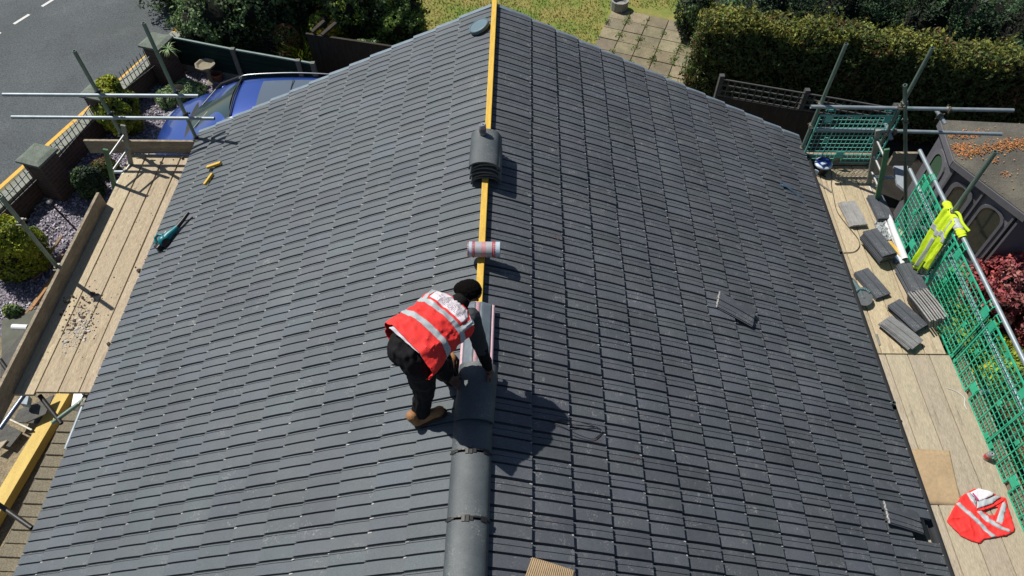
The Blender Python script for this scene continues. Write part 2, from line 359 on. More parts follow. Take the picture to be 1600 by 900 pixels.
M_felt = mat('dark_underlay', (0.018,0.018,0.02), 0.9)
hole = roof_uv((3.559, 2.368, 2.944))
def tile_profile(thin):
    b = -0.021; e = 0.0014 if thin > 0.03 else 0.0; return [(0.0,b),(0.0058+e,b),(0.0082+e,0),(thin-0.003,0),(thin-0.001,-0.006),(thin+0.001,-0.006),(thin+0.003,0),(0.0955-e,0),(0.0980-e,b),(0.1085+e,b),(0.1108+e,0),(0.1990-e,0),(0.2015-e,b),(0.207,b)]
def add_tile(mb, side, k, y0, thin, tint, m=0):
    ut = U1 + GA*k; us = (U0 if k == 0 else ut-GA-0.012); prof = tile_profile(thin); NU = 5; vs = []
    dj = [random.gauss(0,0.0009) for _ in range(4)]; tail = 0.043 if side > 0 else 0.029
    lh = random.gauss(0, 0.0016)
    for i in range(NU+1):
        f = i/NU; u = us+(ut-us)*f
        full = (u-(ut-0.42))/0.42
        base = tail*full + 0.006*math.sin(PI*f)
        for t, d in prof: vs.append(rpt(side, u+dj[0]*2*f, y0-t*0.985-0.0015, base+d+lh*(0.3+f)+dj[1]*(t/0.207-0.5)))
    P = len(prof)
    for t, d in prof: vs.append(rpt(side, ut-0.004, y0-t*0.985-0.0015, tail-0.046))
    fs = []
    for i in range(NU+1):
        for q in range(P-1):
            a = i*P+q; fs.append((a, a+P, a+P+1, a+1) if side > 0 else (a, a+1, a+P+1, a+P))
    mb.add(vs, fs, m, tint)
    return ut
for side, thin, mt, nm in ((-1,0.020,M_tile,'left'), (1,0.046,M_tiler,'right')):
    mb = MB(); ncol = int((YF-YN)/TW)
    for k in range(NC):
        for j in range(ncol):
            y0 = YF-j*TW
            if side == hole[0] and k == int((hole[1]-U1)/GA+1) and abs(y0-TW/2-hole[2]) < TW/2: continue
            t = random.gauss(1.0, 0.045 if side < 0 else 0.055); tc = (t*random.uniform(.97,1.03), t, t*random.uniform(.97,1.04))
            ut = add_tile(mb, side, k, y0, thin, tc)
            # broken corners and mortar flecks at the tails
            for tt in (0.006, 0.1085):
                if random.random() < (0.62 if side < 0 else 0.85):
                    yy = y0-tt*0.985-0.004; w = random.uniform(0.004,0.011); l = random.uniform(0.012,0.045) if side < 0 else random.uniform(0.008,0.03)
                    hh = 0.0438 if side > 0 else 0.0298
                    q = [rpt(side, ut+0.001, yy, hh-0.0), rpt(side, ut+0.001, yy-w, hh), rpt(side, ut+0.0012, yy-w, hh-l*0.6), rpt(side, ut+0.0012, yy, hh-l*0.6)]
                    q2 = [rpt(side, ut+0.001, yy, hh), rpt(side, ut+0.001, yy-w, hh), rpt(side, ut-l*0.75, yy-w*0.7, hh), rpt(side, ut-l*0.75, yy, hh)]
                    mb.add(q, [(0,1,2,3)], 1); mb.add(q2, [(0,1,2,3)], 1)
            if side > 0 and random.random() < 0.05:
                yy = y0-random.uniform(0.02,0.18); 
                for _ in range(random.randint(2,7)):
                    u = ut-random.uniform(0.0,0.09); a = yy+random.gauss(0,0.012); h = 0.0445; w = random.uniform(0.002,0.007); l = random.uniform(0.004,0.02)
                    mb.add([rpt(side,u,a,h), rpt(side,u,a-w,h), rpt(side,u-l,a-w*.6,h), rpt(side,u-l,a,h)], [(0,1,2,3)], 2)
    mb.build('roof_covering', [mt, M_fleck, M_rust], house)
# underlay, fascia, walls, gables
mb = MB()
for side in (-1, 1):
    a, b, c, d = rpt(side,0.0,YF-0.05,-0.03), rpt(side,4.56,YF-0.05,-0.03), rpt(side,4.56,YN+0.1,-0.03), rpt(side,0.0,YN+0.1,-0.03)
    mb.add([a,b,c,d], [(0,1,2,3)])
mb.build('underlay', M_felt, house)
M_render = mat('cream_wall', (0.55,0.50,0.42), 0.9, var=0.15, vscale=3, bump=0.4)
M_fascia = mat('black_plastic', (0.028,0.030,0.034), 0.75, var=0.2, spec=0.2)
mb = MB(); mb.box((XR,(YF-0.35+YN)/2,1.27), (2*HW-0.7,YF-0.35-YN,2.54)); mb.build('wall', M_render, house)
mb = MB(); mb.add([(XR-HW+0.35,YF-0.36,2.5),(XR+HW-0.35,YF-0.36,2.5),(XR,YF-0.36,ZR-0.12),(XR-HW+0.35,YF-0.5,2.5),(XR+HW-0.35,YF-0.5,2.5),(XR,YF-0.5,ZR-0.12)],
    [(0,2,1),(3,4,5),(0,3,5,2),(1,2,5,4)]); mb.build('gable', M_render, house)
mb = MB()
for side in (-1,1): MB().box((XR+side*(HW-0.045),(YF+YN)/2-0.05,2.665), (0.03,YF-YN-0.1,0.17)).build('fascia', M_fascia, house)
mb = MB()
for side in (-1,1): MB().beam(rpt(side,0.05,YF-0.025,-0.08), rpt(side,4.45,YF-0.025,-0.08), 0.03, 0.16, up=(0,1,0)).build('bargeboard', M_fascia, house)
# verge units along the far gable: one per course, bluish highlight put into their paler colour
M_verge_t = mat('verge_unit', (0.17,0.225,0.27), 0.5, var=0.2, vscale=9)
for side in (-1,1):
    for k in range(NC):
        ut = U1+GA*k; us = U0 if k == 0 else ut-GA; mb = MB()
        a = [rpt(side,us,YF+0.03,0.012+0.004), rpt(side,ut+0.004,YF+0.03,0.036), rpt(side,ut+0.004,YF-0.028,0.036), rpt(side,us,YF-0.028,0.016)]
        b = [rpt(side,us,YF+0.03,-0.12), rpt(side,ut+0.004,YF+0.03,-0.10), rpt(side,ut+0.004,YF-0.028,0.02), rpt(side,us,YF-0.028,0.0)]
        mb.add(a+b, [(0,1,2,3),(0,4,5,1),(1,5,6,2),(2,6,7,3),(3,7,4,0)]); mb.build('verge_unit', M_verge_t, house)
# gutters
def gutter(side):
    mb = MB(); x = XR+side*(HW+0.045); z = 2.79; r = 0.052; prof = [(r*math.cos(a), r*math.sin(a)) for a in [PI+PI*i/8 for i in range(9)]]
    vs = []; 
    for y in (YF-0.05, YN): vs += [(x+a, y, z+b) for a, b in prof]
    for y in (YF-0.05, YN): vs += [(x+a*0.9, y, z+b*0.9+0.001) for a, b in prof]
    fs = [(i,i+1,9+i+1,9+i) for i in range(8)] + [(18+i,27+i,27+i+1,18+i+1) for i in range(8)] + [(0,9,27,18),(8,26,35,17)] + [(i,18+i,19+i,i+1) for i in range(8)]
    mb.add(vs, fs); return mb.build('gutter', M_fascia, house)
gutter(1)
# ridge batten and felt gap
M_batten = mat('yellow_timber', (0.66,0.43,0.06), 0.75, col2=(0.52,0.32,0.05), vscale=5, stretch=(10,1,10), grain=(40,0.15), stain=(0.30,0.17,0.04), stain_scale=5, stain_lo=0.66, stain_hi=0.74)
ys = [7.86, 5.35, 3.35, 1.0]
for i in range(3):
    mb = MB(); mb.box((XR,(ys[i]+ys[i+1])/2,ZR+0.005), (0.056,ys[i]-ys[i+1]-0.006,0.095)); mb.build('ridge_batten', M_batten, house, bevel=0.004)
M_conc = mat('mortar_edge', (0.20,0.17,0.14), 0.95, var=0.5, vscale=40)
# ridge tiles, half round with a crown: profile across the ridge
M_ridge = mat('ridge_tile_grey', (0.070,0.085,0.093), 0.58, speck=((0.16,0.17,0.17),90,1.10,6.0), stain=(0.10,0.11,0.115), stain_scale=5, stain_lo=0.55, stain_hi=0.8, col2=(0.052,0.064,0.072), vscale=5, grain=(260,0.5), bump=0.25, bscale=260, spec=0.6)
def ridge_tile_mb(L=0.455, R=0.142, H=0.098, th=0.016):
    """centre of the footprint at origin, axis along Y"""
    mb = MB(); prof = []
    for i in range(13):
        a = PI*i/12; prof.append((-R*math.cos(a)*1.0, H*(math.sin(a)**0.8)))
    inn = [(x*(1-th/R), max(-0.002, z-th*1.1*math.sin(PI*i/12)-0.0)) for i, (x, z) in enumerate(prof)]
    n = len(prof); vs = []
    for y in (-L/2, L/2): vs += [(x,y,z) for x, z in prof] + [(x,y,z) for x, z in inn]
    o = 2*n; fs = []
    for i in range(n-1):
        fs += [(i,i+1,o+i+1,o+i), (n+i,o+n+i,o+n+i+1,n+i+1), (i,n+i,n+i+1,i+1), (o+i,o+i+1,o+n+i+1,o+n+i)]
    fs += [(0,o,o+n,n), (n-1,2*n-1,o+2*n-1,o+n-1)]
    mb.add(vs, fs); return mb
def shift(mb, loc, M=None):
    M = M or Matrix.Identity(3); mb.v = [tuple(M @ Vector(v)+Vector(loc)) for v in mb.v]; return mb
RZB = ZR-0.035
for y in (1.902, 1.428, 0.954, 0.48, 0.006, -0.468, -0.942):
    shift(ridge_tile_mb(), (XR,y,RZB)).build('ridge_tile', M_ridge, house, smooth=True)
shift(ridge_tile_mb(0.42), (XR,2.365,RZB)).build('ridge_tile', M_ridge, house, smooth=True)
M_clip = mat('black_clip', (0.012,0.012,0.013), 0.5)
for y in (2.1395, 1.665, 1.191):
    mb = MB(); rr = 0.145
    for i in range(15):
        a = PI*(0.08+0.84*i/14); x = XR-0.1445*math.cos(a); z = RZB+0.1005*math.sin(a)**0.8; w = 0.011
        if i in (1,2): w = 0.026
        if i in (6,7): w = 0.045
        if i in (8,): w = 0.03
        if i in (11,12): w = 0.036
        yy = y+(0.010 if i in (4,5,9,10) else 0)
        mb.box((x,yy,z+0.001), (0.022,w,0.008), M=Matrix.Rotation(-(a-PI/2)*-1*0.6,3,'Y'))
    mb.build('ridge_clip', M_clip, house)
# roll-out ridge membrane laid over the batten between the roll and the laid tiles
M_mem = mat('grey_membrane', (0.12,0.15,0.18), 0.55, var=0.2, vscale=20)
M_pink = mat('pink_membrane_edge', (0.62,0.42,0.47), 0.7, var=0.2, vscale=60)
mem = thing('ridge_membrane', (XR,3.1,ZR), 'grey ridge membrane strip with pink edges under the roofer', 'membrane')
def mem_strip(x0, x1, name, m):
    def fn(a, b):
        x = x0+(x1-x0)*a; y = 2.45+(3.42-2.45)*b; d = abs(x); z = ZR+0.062 if d < 0.03 else ZR+0.062-(d-0.03)*0.55
        return (XR+x, y, z+0.004*math.sin(y*40+x*30))
    return MB().grid(fn, max(2,int((x1-x0)/0.015)), 40).build(name, m, mem, smooth=True, solid=0.002)
mem_strip(-0.125,-0.105,'edge_strip',M_pink); mem_strip(-0.105,-0.02,'membrane',M_mem); mem_strip(-0.02,0.015,'centre_strip',mat('dull_pink_strip',(0.40,0.24,0.27),0.7,var=0.3,vscale=40)); mem_strip(0.015,0.108,'membrane',M_mem); mem_strip(0.108,0.13,'edge_strip',M_pink)

# ================================================================ SCAFFOLDS
DZ = 2.60
M_board = mat('scaffold_board', (0.47,0.395,0.275), 0.85, col2=(0.385,0.32,0.22), vscale=3, stretch=(6,0.9,6), grain=(22,0.22), attr=True, bump=0.5, bscale=30,
              stain=(0.20,0.155,0.10), stain_scale=2.6, stain_lo=0.54, stain_hi=0.80, speck=((0.16,0.12,0.08),26,1.16,2.5))
M_boardg = mat('scaffold_board_grey', (0.43,0.37,0.275), 0.85, col2=(0.36,0.315,0.24), vscale=3, stretch=(6,0.9,6), grain=(22,0.2), attr=True, bump=0.5, bscale=30,
              stain=(0.21,0.18,0.14), stain_scale=2.6, stain_lo=0.53, stain_hi=0.80, speck=((0.18,0.15,0.11),26,1.15,2.5))
M_toe = mat('weathered_toe_board', (0.31,0.265,0.19), 0.9, col2=(0.21,0.175,0.125), vscale=4, stretch=(1,1,5), grain=(30,0.3), bump=0.5, stain=(0.12,0.10,0.07), stain_scale=2.5)
M_tubeg = mat('green_grey_tube', (0.20,0.27,0.235), 0.45, col2=(0.13,0.20,0.16), vscale=5, metal=0.45, stain=(0.05,0.30,0.12), stain_scale=1.6, stain_lo=0.60, stain_hi=0.66)
M_tube = mat('galvanised_tube', (0.30,0.35,0.38), 0.5, col2=(0.22,0.27,0.30), vscale=8, metal=0.35, stain=(0.10,0.28,0.18), stain_scale=1.8, stain_lo=0.60, stain_hi=0.70)
M_coup = mat('coupler_steel', (0.22,0.22,0.20), 0.55, col2=(0.15,0.13,0.10), vscale=20, metal=0.6, stain=(0.30,0.12,0.06), stain_scale=30, stain_lo=0.66, stain_hi=0.72)
M_coupd = mat('coupler_dark', (0.05,0.05,0.05), 0.5, var=0.4, vscale=20, metal=0.5)
M_mesh = mat('green_plastic_mesh', (0.06,0.60,0.37), 0.4, col2=(0.035,0.46,0.27), vscale=4, transl=0.25)
M_meshb = mat('faded_blue_green_mesh', (0.16,0.55,0.48), 0.5, col2=(0.12,0.42,0.36), vscale=4, transl=0.2)
M_iron = mat('board_end_band', (0.30,0.32,0.33), 0.4, metal=0.7, var=0.3)
def board(x0, x1, y0, y1, label, group, m, z=DZ, sk=0.0):
    t = random.uniform(0.88,1.10); g = 0.0055
    o = thing('scaffold_board', ((x0+x1)/2,(y0+y1)/2,z-0.038), label, 'board', group)
    mb = MB(); N = 6; vs = []
    for i in range(N+1):
        y = y0+(y1-y0)*i/N; w = random.uniform(-0.0012,0.0012); s = sk*(i/N); h = random.uniform(-0.0015,0.0015)
        vs += [(x0+g+w+s,y,z-0.038),(x1-g+w+s,y,z-0.038),(x1-g+w+s,y,z+h),(x0+g+w+s,y,z+h)]
    fs = [(0,1,2,3),(4*N+3,4*N+2,4*N+1,4*N)]
    for i in range(N):
        a = 4*i; fs += [(a,a+4,a+5,a+1),(a+1,a+5,a+6,a+2),(a+2,a+6,a+7,a+3),(a+3,a+7,a+4,a)]
    mb.add(vs, fs, 0, (t, t*random.uniform(.97,1.0), t*random.uniform(.93,1.0)))
    mb.build('plank', m, o, bevel=0.003)
    for ye in (y0, y1):
        b = MB(); b.box(((x0+x1)/2+(sk if ye==y1 else 0), ye+(0.012 if ye==y0 else -0.012)*1, z-0.019), (x1-x0-2*g+0.004,0.03,0.043)); b.build('end_band', M_iron if (ye==y1 or y0>5) and x0<0 else m, o) if x0 < 0 and False else None
    return o
LX = [(-5.49,-5.26,3.765),(-5.26,-5.015,3.80),(-5.015,-4.785,3.80),(-4.785,-4.56,3.80)]
ords = ['outermost','second from the outside','third from the outside','innermost']
for i,(a,b,y) in enumerate(LX): board(a, b, y, 7.60, ords[i]+' pale board of the left scaffold deck, '+('under the long toe board' if i==0 else 'strewn with rubble' if i in (1,2) else 'beside the roof edge'), 'boards of the left scaffold deck', M_board, sk=0.01*(i-1))
RX = [(3.87,4.12),(4.12,4.37),(4.37,4.61),(4.61,4.86)]
ords = ['innermost','second from the roof','third from the roof','outermost']
for i,(a,b) in enumerate(RX):
    board(a, b, 0.50, 4.395, ords[i]+' grey-brown board of the near right deck'+[' beside the gutter',', under the cardboard sheet',', under the red vest',', under the drinks can'][i], 'boards of the near right scaffold deck', M_boardg)
for i,(a,b) in enumerate(((3.86,4.09),(4.09,4.33),(4.33,4.575),(4.575,4.81))):
    board(a+0.0, b, 4.41, 7.47, ords[i]+' pale board of the far right deck'+[' by the gutter',', under the cable',', under the loose flat tile',', under the tile stacks'][i], 'boards of the far right scaffold deck', M_board, sk=0.0)
def plank(a, b, h, th, label, cat='board', m=None, name='toe_board', group=None):
    a, b = Vector(a), Vector(b); mb = MB(); mb.beam((a.x,a.y,a.z+h/2), (b.x,b.y,b.z+h/2), th, h)
    return tag(mb.build(name, m or M_toe, bevel=0.003), label, cat, group)
plank((-6.07,7.625,DZ+0.002),(-4.50,7.625,DZ+0.002),0.225,0.038,'brown toe board across the far end of the left scaffold','toe board')
plank((-5.505,1.2,DZ-0.03),(-5.505,6.62,DZ-0.03),0.25,0.038,'long weathered toe board along the outer edge of the left scaffold','toe board')
plank((4.885,0.4,DZ-0.04),(4.885,4.35,DZ-0.04),0.2,0.03,'brown toe board along the near right deck behind the green mesh','toe board',group=None)
plank((3.80,7.50,DZ+0.002),(4.80,7.50,DZ+0.002),0.2,0.036,'green-stained toe board behind the mesh at the far end of the right scaffold','toe board')
plank((5.010, 7.400, 2.690),(5.330, 7.400, 2.690),0.225,0.038,'short brown board end sticking out past the ladder on the right scaffold','board')
def coupler(P, d, parent, m=None, name='coupler'):
    """a clamp round a tube running along d, with its band, bolt and nut"""
    P = Vector(P); d, u, v = frame(d); mb = MB()
    mb.tube([P-d*0.028, P-d*0.02, P+d*0.02, P+d*0.028], [0.030,0.036,0.036,0.030], n=12)
    q = P+u*0.045; mb.tube([q-v*0.038, q+v*0.048], 0.008, n=6); mb.tube([q+v*0.030, q+v*0.044], 0.014, n=6); mb.box(P+u*0.04, (0.03,0.03,0.035), M=Matrix((d,u,v)).transposed())
    q = P-u*0.045; mb.tube([q-v*0.034, q+v*0.034], 0.008, n=6)
    return mb.build(name, m or M_coup, parent)
def pole(a, b, label, name='scaffold_standard', cat='scaffold pole', m=None, cps=(), group=None, r=0.0242, cm=None, hollow=0.82):
    a, b = Vector(a), Vector(b); base = a if a.z <= b.z else b
    o = thing(name, base, label, cat, group)
    MB().tube([a, b], r, n=14, hollow=hollow).build('tube', m or M_tubeg, o, smooth=True)
    for q in cps: coupler(a+(b-a)*q, b-a, o, cm)
    return o
def zf(a, b, z): return (z-a[2])/(b[2]-a[2])
ST = 'upright scaffold poles'
a,b = (-5.51,7.675,0.05),(-5.53,7.66,4.23); pole(a,b,'upright scaffold pole at the outer far corner of the left scaffold', cps=(zf(a,b,3.60),zf(a,b,3.24),zf(a,b,2.9)), group=ST, cm=M_coupd)
a,b = (-4.50,7.675,0.05),(-4.51,7.66,4.62); pole(a,b,'tall upright scaffold pole beside the far left roof corner', cps=(zf(a,b,3.60),zf(a,b,3.24),zf(a,b,2.84)), group=ST, cm=M_coupd)
a,b = (-5.56,5.41,0.05),(-5.60,5.42,3.96); pole(a,b,'upright scaffold pole outside the long toe board by the round conifer', cps=(zf(a,b,3.55),zf(a,b,2.75)), group=ST)
RL = 'guard rails of the left scaffold'
pole((-6.75,7.61,3.60),(-4.19,7.61,3.60),'upper galvanised guard rail across the far end of the left scaffold','guard_rail','guard rail',M_tube,group=RL)
pole((-6.83,7.60,3.24),(-4.10,7.60,3.24),'lower galvanised guard rail across the far end of the left scaffold','guard_rail','guard rail',M_tube,group=RL)
a,b = (3.81,7.53,0.05),(3.83,7.52,4.49); pole(a,b,'green-streaked upright scaffold pole at the far right roof corner', cps=(zf(a,b,3.60),zf(a,b,3.25),zf(a,b,2.86)), group=ST)
a,b = (4.77,7.46,0.05),(4.82,7.45,4.49); pole(a,b,'tall upright scaffold pole behind the right ladder', cps=(zf(a,b,3.63),zf(a,b,3.2)), group=ST)
a,b = (5.9,7.40,1.2),(4.69,7.40,4.0); pole(a,b,'leaning scaffold brace crossing behind the short board end', cps=(0.80,0.90), name='scaffold_brace', cat='scaffold pole')
a,b = (4.88,5.70,0.05),(4.88,5.69,4.46); pole(a,b,'upright scaffold pole that the yellow vest hangs beside', cps=(zf(a,b,3.55),zf(a,b,3.2)), group=ST)
a,b = (4.90,3.24,0.05),(4.90,3.24,3.75); pole(a,b,'upright scaffold pole at the near end of the right guard rail', cps=(zf(a,b,3.5),), group=ST)
RR = 'guard rails of the right scaffold'
pole((3.69,7.48,3.60),(6.26,7.46,3.58),'upper guard rail across the far end of the right scaffold','guard_rail','guard rail',M_tube,cps=(0.68,),group=RR)
pole((3.87,7.47,3.25),(6.31,7.45,3.20),'lower guard rail across the far end of the right scaffold','guard_rail','guard rail',M_tube,cps=(0.42,),group=RR)
pole((4.88,6.77,3.51),(4.88,0.6,3.56),'upper guard rail along the outer side of the right scaffold','guard_rail','guard rail',M_tube,group=RR)
pole((4.915,6.80,3.17),(4.915,0.6,3.22),'middle guard rail behind the green mesh on the right scaffold','guard_rail','guard rail',M_tube,group=RR)
pole((5.33,7.56,3.52),(5.43,7.36,3.44),'short tube stub clamped under the far right guard rail','tube_stub','scaffold pole',M_tube,cps=(0.5,))
pole((4.78,7.60,3.30),(4.86,7.36,3.17),'short tube stub clamped beside the blue-green mesh','tube_stub','scaffold pole',M_tube)
pole((6.173, 8.085, 2.100),(6.520, 8.048, 2.100),'short white tube end under the summerhouse eave','tube_stub','scaffold pole',M_tube) if False else None
# transoms under the decks (their ends show past the boards)
for i,(y,lab) in enumerate(((7.3,'far'),(5.55,'middle'),(3.95,'near'))):
    pole((-5.66,y,DZ-0.065),(-4.45,y+0.02,DZ-0.065),'transom tube under the %s part of the left scaffold deck'%lab,'transom','scaffold pole',M_tube)
    pole((3.75,y,DZ-0.065),(5.15,y+0.02,DZ-0.065),'transom tube under the %s part of the right scaffold deck'%lab,'transom','scaffold pole',M_tube)
pole((3.75,1.6,DZ-0.065),(5.15,1.6,DZ-0.065),'transom tube under the nearest boards of the right scaffold','transom','scaffold pole',M_tube)
# bare frame at the near left, below the missing boards
pole((-5.565, 3.428, 2.450),(-5.452, 3.979, 2.450),'blue-tinted scaffold tube under the near end of the left deck','ledger','scaffold pole',mat('blue_tube',(0.20,0.25,0.36),0.35,var=0.3,metal=0.6))
pole((-5.268, 3.808, 2.500),(-4.963, 3.521, 2.400),'dark slanting tube crossing under the near end of the left deck','ledger','scaffold pole',M_coupd)
pole((-5.064, 3.528, 2.400),(-4.718, 3.815, 2.500),'green-grey tube meeting the dark tube over the yellow beam','ledger','scaffold pole',M_tubeg,cps=(0.9,))
pole((-4.797, 3.224, 2.400),(-4.740, 3.799, 2.500),'grey tube running beside the left roof edge','ledger','scaffold pole',M_tube,cps=(0.85,))
pole((-5.830, 2.925, 2.300),(-4.873, 2.419, 2.300),'dark slanting tube at the bottom left corner over the yellow beam','ledger','scaffold pole',M_coupd)
pole((-5.996, 4.322, 2.400),(-5.751, 4.078, 2.300),'dark tube stub beyond the long toe board','ledger','scaffold pole',M_coupd)
pole((-6.325, 4.807, 2.500),(-5.796, 4.706, 2.550),'white-capped tube end poking out past the long toe board','tube_stub','scaffold pole',mat('white_plastic',(0.72,0.73,0.74),0.4,var=0.08)) if False else None
o = thing('downpipe_end', (-6.112, 4.836, 2.300), 'short white plastic pipe end beyond the long toe board', 'pipe')
MB().tube([(-6.089, 4.812, 2.350), (-5.900, 4.805, 2.350)], 0.038, n=14, hollow=0.9).build('pipe', mat('white_plastic',(0.72,0.73,0.74),0.4,var=0.08), o, smooth=True)

# ladders
M_alu = mat('ladder_aluminium', (0.36,0.38,0.37), 0.5, col2=(0.30,0.31,0.30), vscale=8, metal=0.6)
M_lgreen = mat('ladder_green_stile', (0.07,0.19,0.09), 0.5, col2=(0.05,0.13,0.07), vscale=6, stain=(0.25,0.28,0.25), stain_scale=9)
M_lgrey = mat('ladder_grey_stile', (0.24,0.25,0.21), 0.6, col2=(0.17,0.18,0.15), vscale=6)
def ladder(t1, t2, lean, label):
    t1, t2 = Vector(t1), Vector(t2); d = Vector((lean,0,-1)).normalized(); L1 = t1.z/abs(d.z); base = (t1+t2)/2+d*(L1-0.02)
    o = thing('ladder', (base.x,base.y,0.0), label, 'ladder')
    ups = d.cross((t2-t1).normalized())
    for t, m in ((t1,M_lgrey),(t2,M_lgreen)):
        e = t+d*((t.z-0.02)/abs(d.z)); MB().beam(t, e, 0.062, 0.03, up=(0,1,0)).build('stile', m, o, bevel=0.004)
    n = int((L1-0.2)/0.27)
    for i in range(n):
        q = d*(0.16+0.27*i); a = t1+q; b = t2+q*1.0; b.z = b.z
        MB().tube([a+(b-a)*0.02, b-(b-a)*0.02], 0.016, n=10).build('rung', M_alu, o, smooth=True)
    return o
ladder((-5.23,7.38,3.30), (-5.36,7.00,3.22), -0.27, 'ladder with a green stile rising outside the left scaffold')
ladder((4.470, 7.120, 3.530), (4.480, 6.780, 3.520), 0.26, 'ladder with a green stile rising through the gap of the right scaffold')

# brick guards (plastic mesh panels)
def guard(loc, rz, label, m, Wd=1.05, H=0.84, group='green mesh guards along the right scaffold', gapc=(0.42,0.52), name='mesh_guard'):
    o = thing(name, loc, label, 'mesh guard', group, rz)
    mb = MB(); nx, nz = 17, 12; t = 0.0048; L = Vector(world_loc(o))
    def bx(x, z, w, h, th=0.008): mb.box((L.x+x, L.y, L.z+z), (w,th,h))
    z0 = 0.13
    for i in range(1,nx):
        x = Wd*i/nx; g = gapc[0] < i/nx < gapc[1]; za = z0 if g else 0.0
        bx(x, (za+H)/2, t, H-za)
    for k in range(1,nz):
        z = H*k/nz
        if z < z0: bx(Wd*gapc[0]/2, z, Wd*gapc[0], t); bx(Wd*(1+gapc[1])/2, z, Wd*(1-gapc[1]), t)
        else: bx(Wd/2, z, Wd, t if k not in (8,) else 0.012)
    bx(Wd/2, H, Wd+0.016, 0.018, 0.013); bx(0, H/2, 0.018, H, 0.013); bx(Wd, H/2, 0.018, H, 0.013); bx(Wd*gapc[0]/2, 0, Wd*gapc[0]+.016, 0.018, 0.013); bx(Wd*(1+gapc[1])/2, 0, Wd*(1-gapc[1])+.016, 0.018, 0.013)
    bx(Wd*gapc[0], z0/2, 0.014, z0, 0.012); bx(Wd*gapc[1], z0/2, 0.014, z0, 0.012); bx(Wd*sum(gapc)/2, z0, Wd*(gapc[1]-gapc[0])+.014, 0.014, 0.012)
    for x in (0.24,0.76): bx(Wd*x, H*0.5, 0.012, H, 0.012)
    # solid tabs of the moulding
    for x, z, w, h in ((0.47,0.17,0.10,0.10),(0.20,0.5,0.04,0.07),(0.78,0.5,0.04,0.07),(0.47,0.97,0.07,0.05),(0.06,0.04,0.06,0.05),(0.94,0.04,0.06,0.05),(0.12,0.93,0.09,0.11),(0.86,0.93,0.09,0.11)):
        bx(Wd*x, H*z, w, h, 0.010)
    mb.build('mesh_panel', m, o)
    for x in (0.12,0.86):   # hooks over the guard rail
        c = MB(); X = L.x+Wd*x
        for s in (-0.045,0.045):
            pts = [(X+s, L.y, L.z+H-0.02)] + [(X+s, L.y+0.032-0.036*math.cos(a), L.z+H+0.055+0.042*math.sin(a)) for a in [PI*q/8 for q in range(0,11)]]
            c.tube(pts, 0.006, n=6)
        for q in (1,3,5,7,9):
            a = PI*q/8; c.tube([(X-0.045, L.y+0.032-0.036*math.cos(a), L.z+H+0.055+0.042*math.sin(a)), (X+0.045, L.y+0.032-0.036*math.cos(a), L.z+H+0.055+0.042*math.sin(a))], 0.006, n=6)
        c.build('clip', m, o)
    return o
for i,(y,lab) in enumerate(((6.41,'furthest green mesh guard, next to the white roll'),(5.34,'green mesh guard beside the yellow vest and the tile stacks'),(4.38,'green mesh guard in front of the red-leaved shrub'),(3.34,'nearest green mesh guard, beside the drinks can and red vest'),(2.27,'green mesh guard beyond the bottom right edge'))):
    if i == 4: continue
    guard((4.845,y,2.60), -PI/2, lab, M_mesh)
guard((3.85,7.455,2.68), 0, 'faded blue-green mesh guard across the far end of the right scaffold', M_meshb, Wd=1.02, H=0.80, group=None)
# clips' rail is at the panel's back side

# ================================================================ THINGS ON THE ROOF
def roofM(side): # matrix whose columns are: down-slope, along ridge (+Y side-corrected), roof normal
    d = Vector((side*CP,0,-SP)); n = Vector((side*SP,0,CP)); return Matrix((d, n.cross(d), n)).transposed()
# stack of ridge tiles
stack = []
for i in range(6):
    o = tag(shift(ridge_tile_mb(0.455,0.138), (0,0,0)).build('ridge_tile', M_ridge, origin=(0,0,0), smooth=True), cat='ridge tile', group='ridge tiles stacked over the yellow batten')
    ordn = ['bottom','second from the bottom','third from the bottom','fourth from the bottom','second from the top','top'][i]
    o['label'] = ordn+' half-round ridge tile in the stack straddling the yellow batten'+(', can standing on it' if i == 5 else '')
    o.location = (XR+0.012*math.sin(i*2.1), 5.055+0.008*math.cos(i*1.7)+0.004*i, ZR-0.025+0.036*i); o.rotation_euler = (0,0,0.015*math.sin(i*3.3))
M_redp = mat('red_print', (0.50,0.05,0.05), 0.4, var=0.2); M_can = mat('can_silver', (0.55,0.56,0.58), 0.3, var=0.2, metal=0.7, vscale=30)
def can(loc, label, m2, band=None):
    o = thing('drinks_can', loc, label, 'drinks can'); L = Vector(loc)
    MB().lathe(L, [(0.024,0),(0.032,0.006),(0.033,0.015),(0.033,0.105),(0.031,0.112)], n=20).build('body', m2, o, smooth=True)
    MB().lathe(L+Vector((0,0,0.112)), [(0.031,0),(0.026,0.006),(0.027,0.008),(0.024,0.008),(0.023,0.003),(0.001,0.003)], n=20).build('lid', M_can, o, smooth=True)
    b = MB(); b.box(L+Vector((0.008,0,0.1165)), (0.018,0.011,0.002)); b.build('ring_pull', M_clip, o)
    b = MB(); b.lathe(L, [(0.0334,0.03),(0.0336,0.031),(0.0336,0.075),(0.0334,0.076)], n=20); b.build('printed_band', band or M_redp, o, smooth=True)
    return o
can((XR-0.03,5.22,ZR-0.025+0.036*5+0.096), 'silver drinks can on top of the ridge tile stack', mat('can_white',(0.42,0.38,0.40),0.35,var=0.4,vscale=60,metal=0.3), mat('dull_can_print',(0.22,0.16,0.18),0.4,var=0.5,vscale=80))
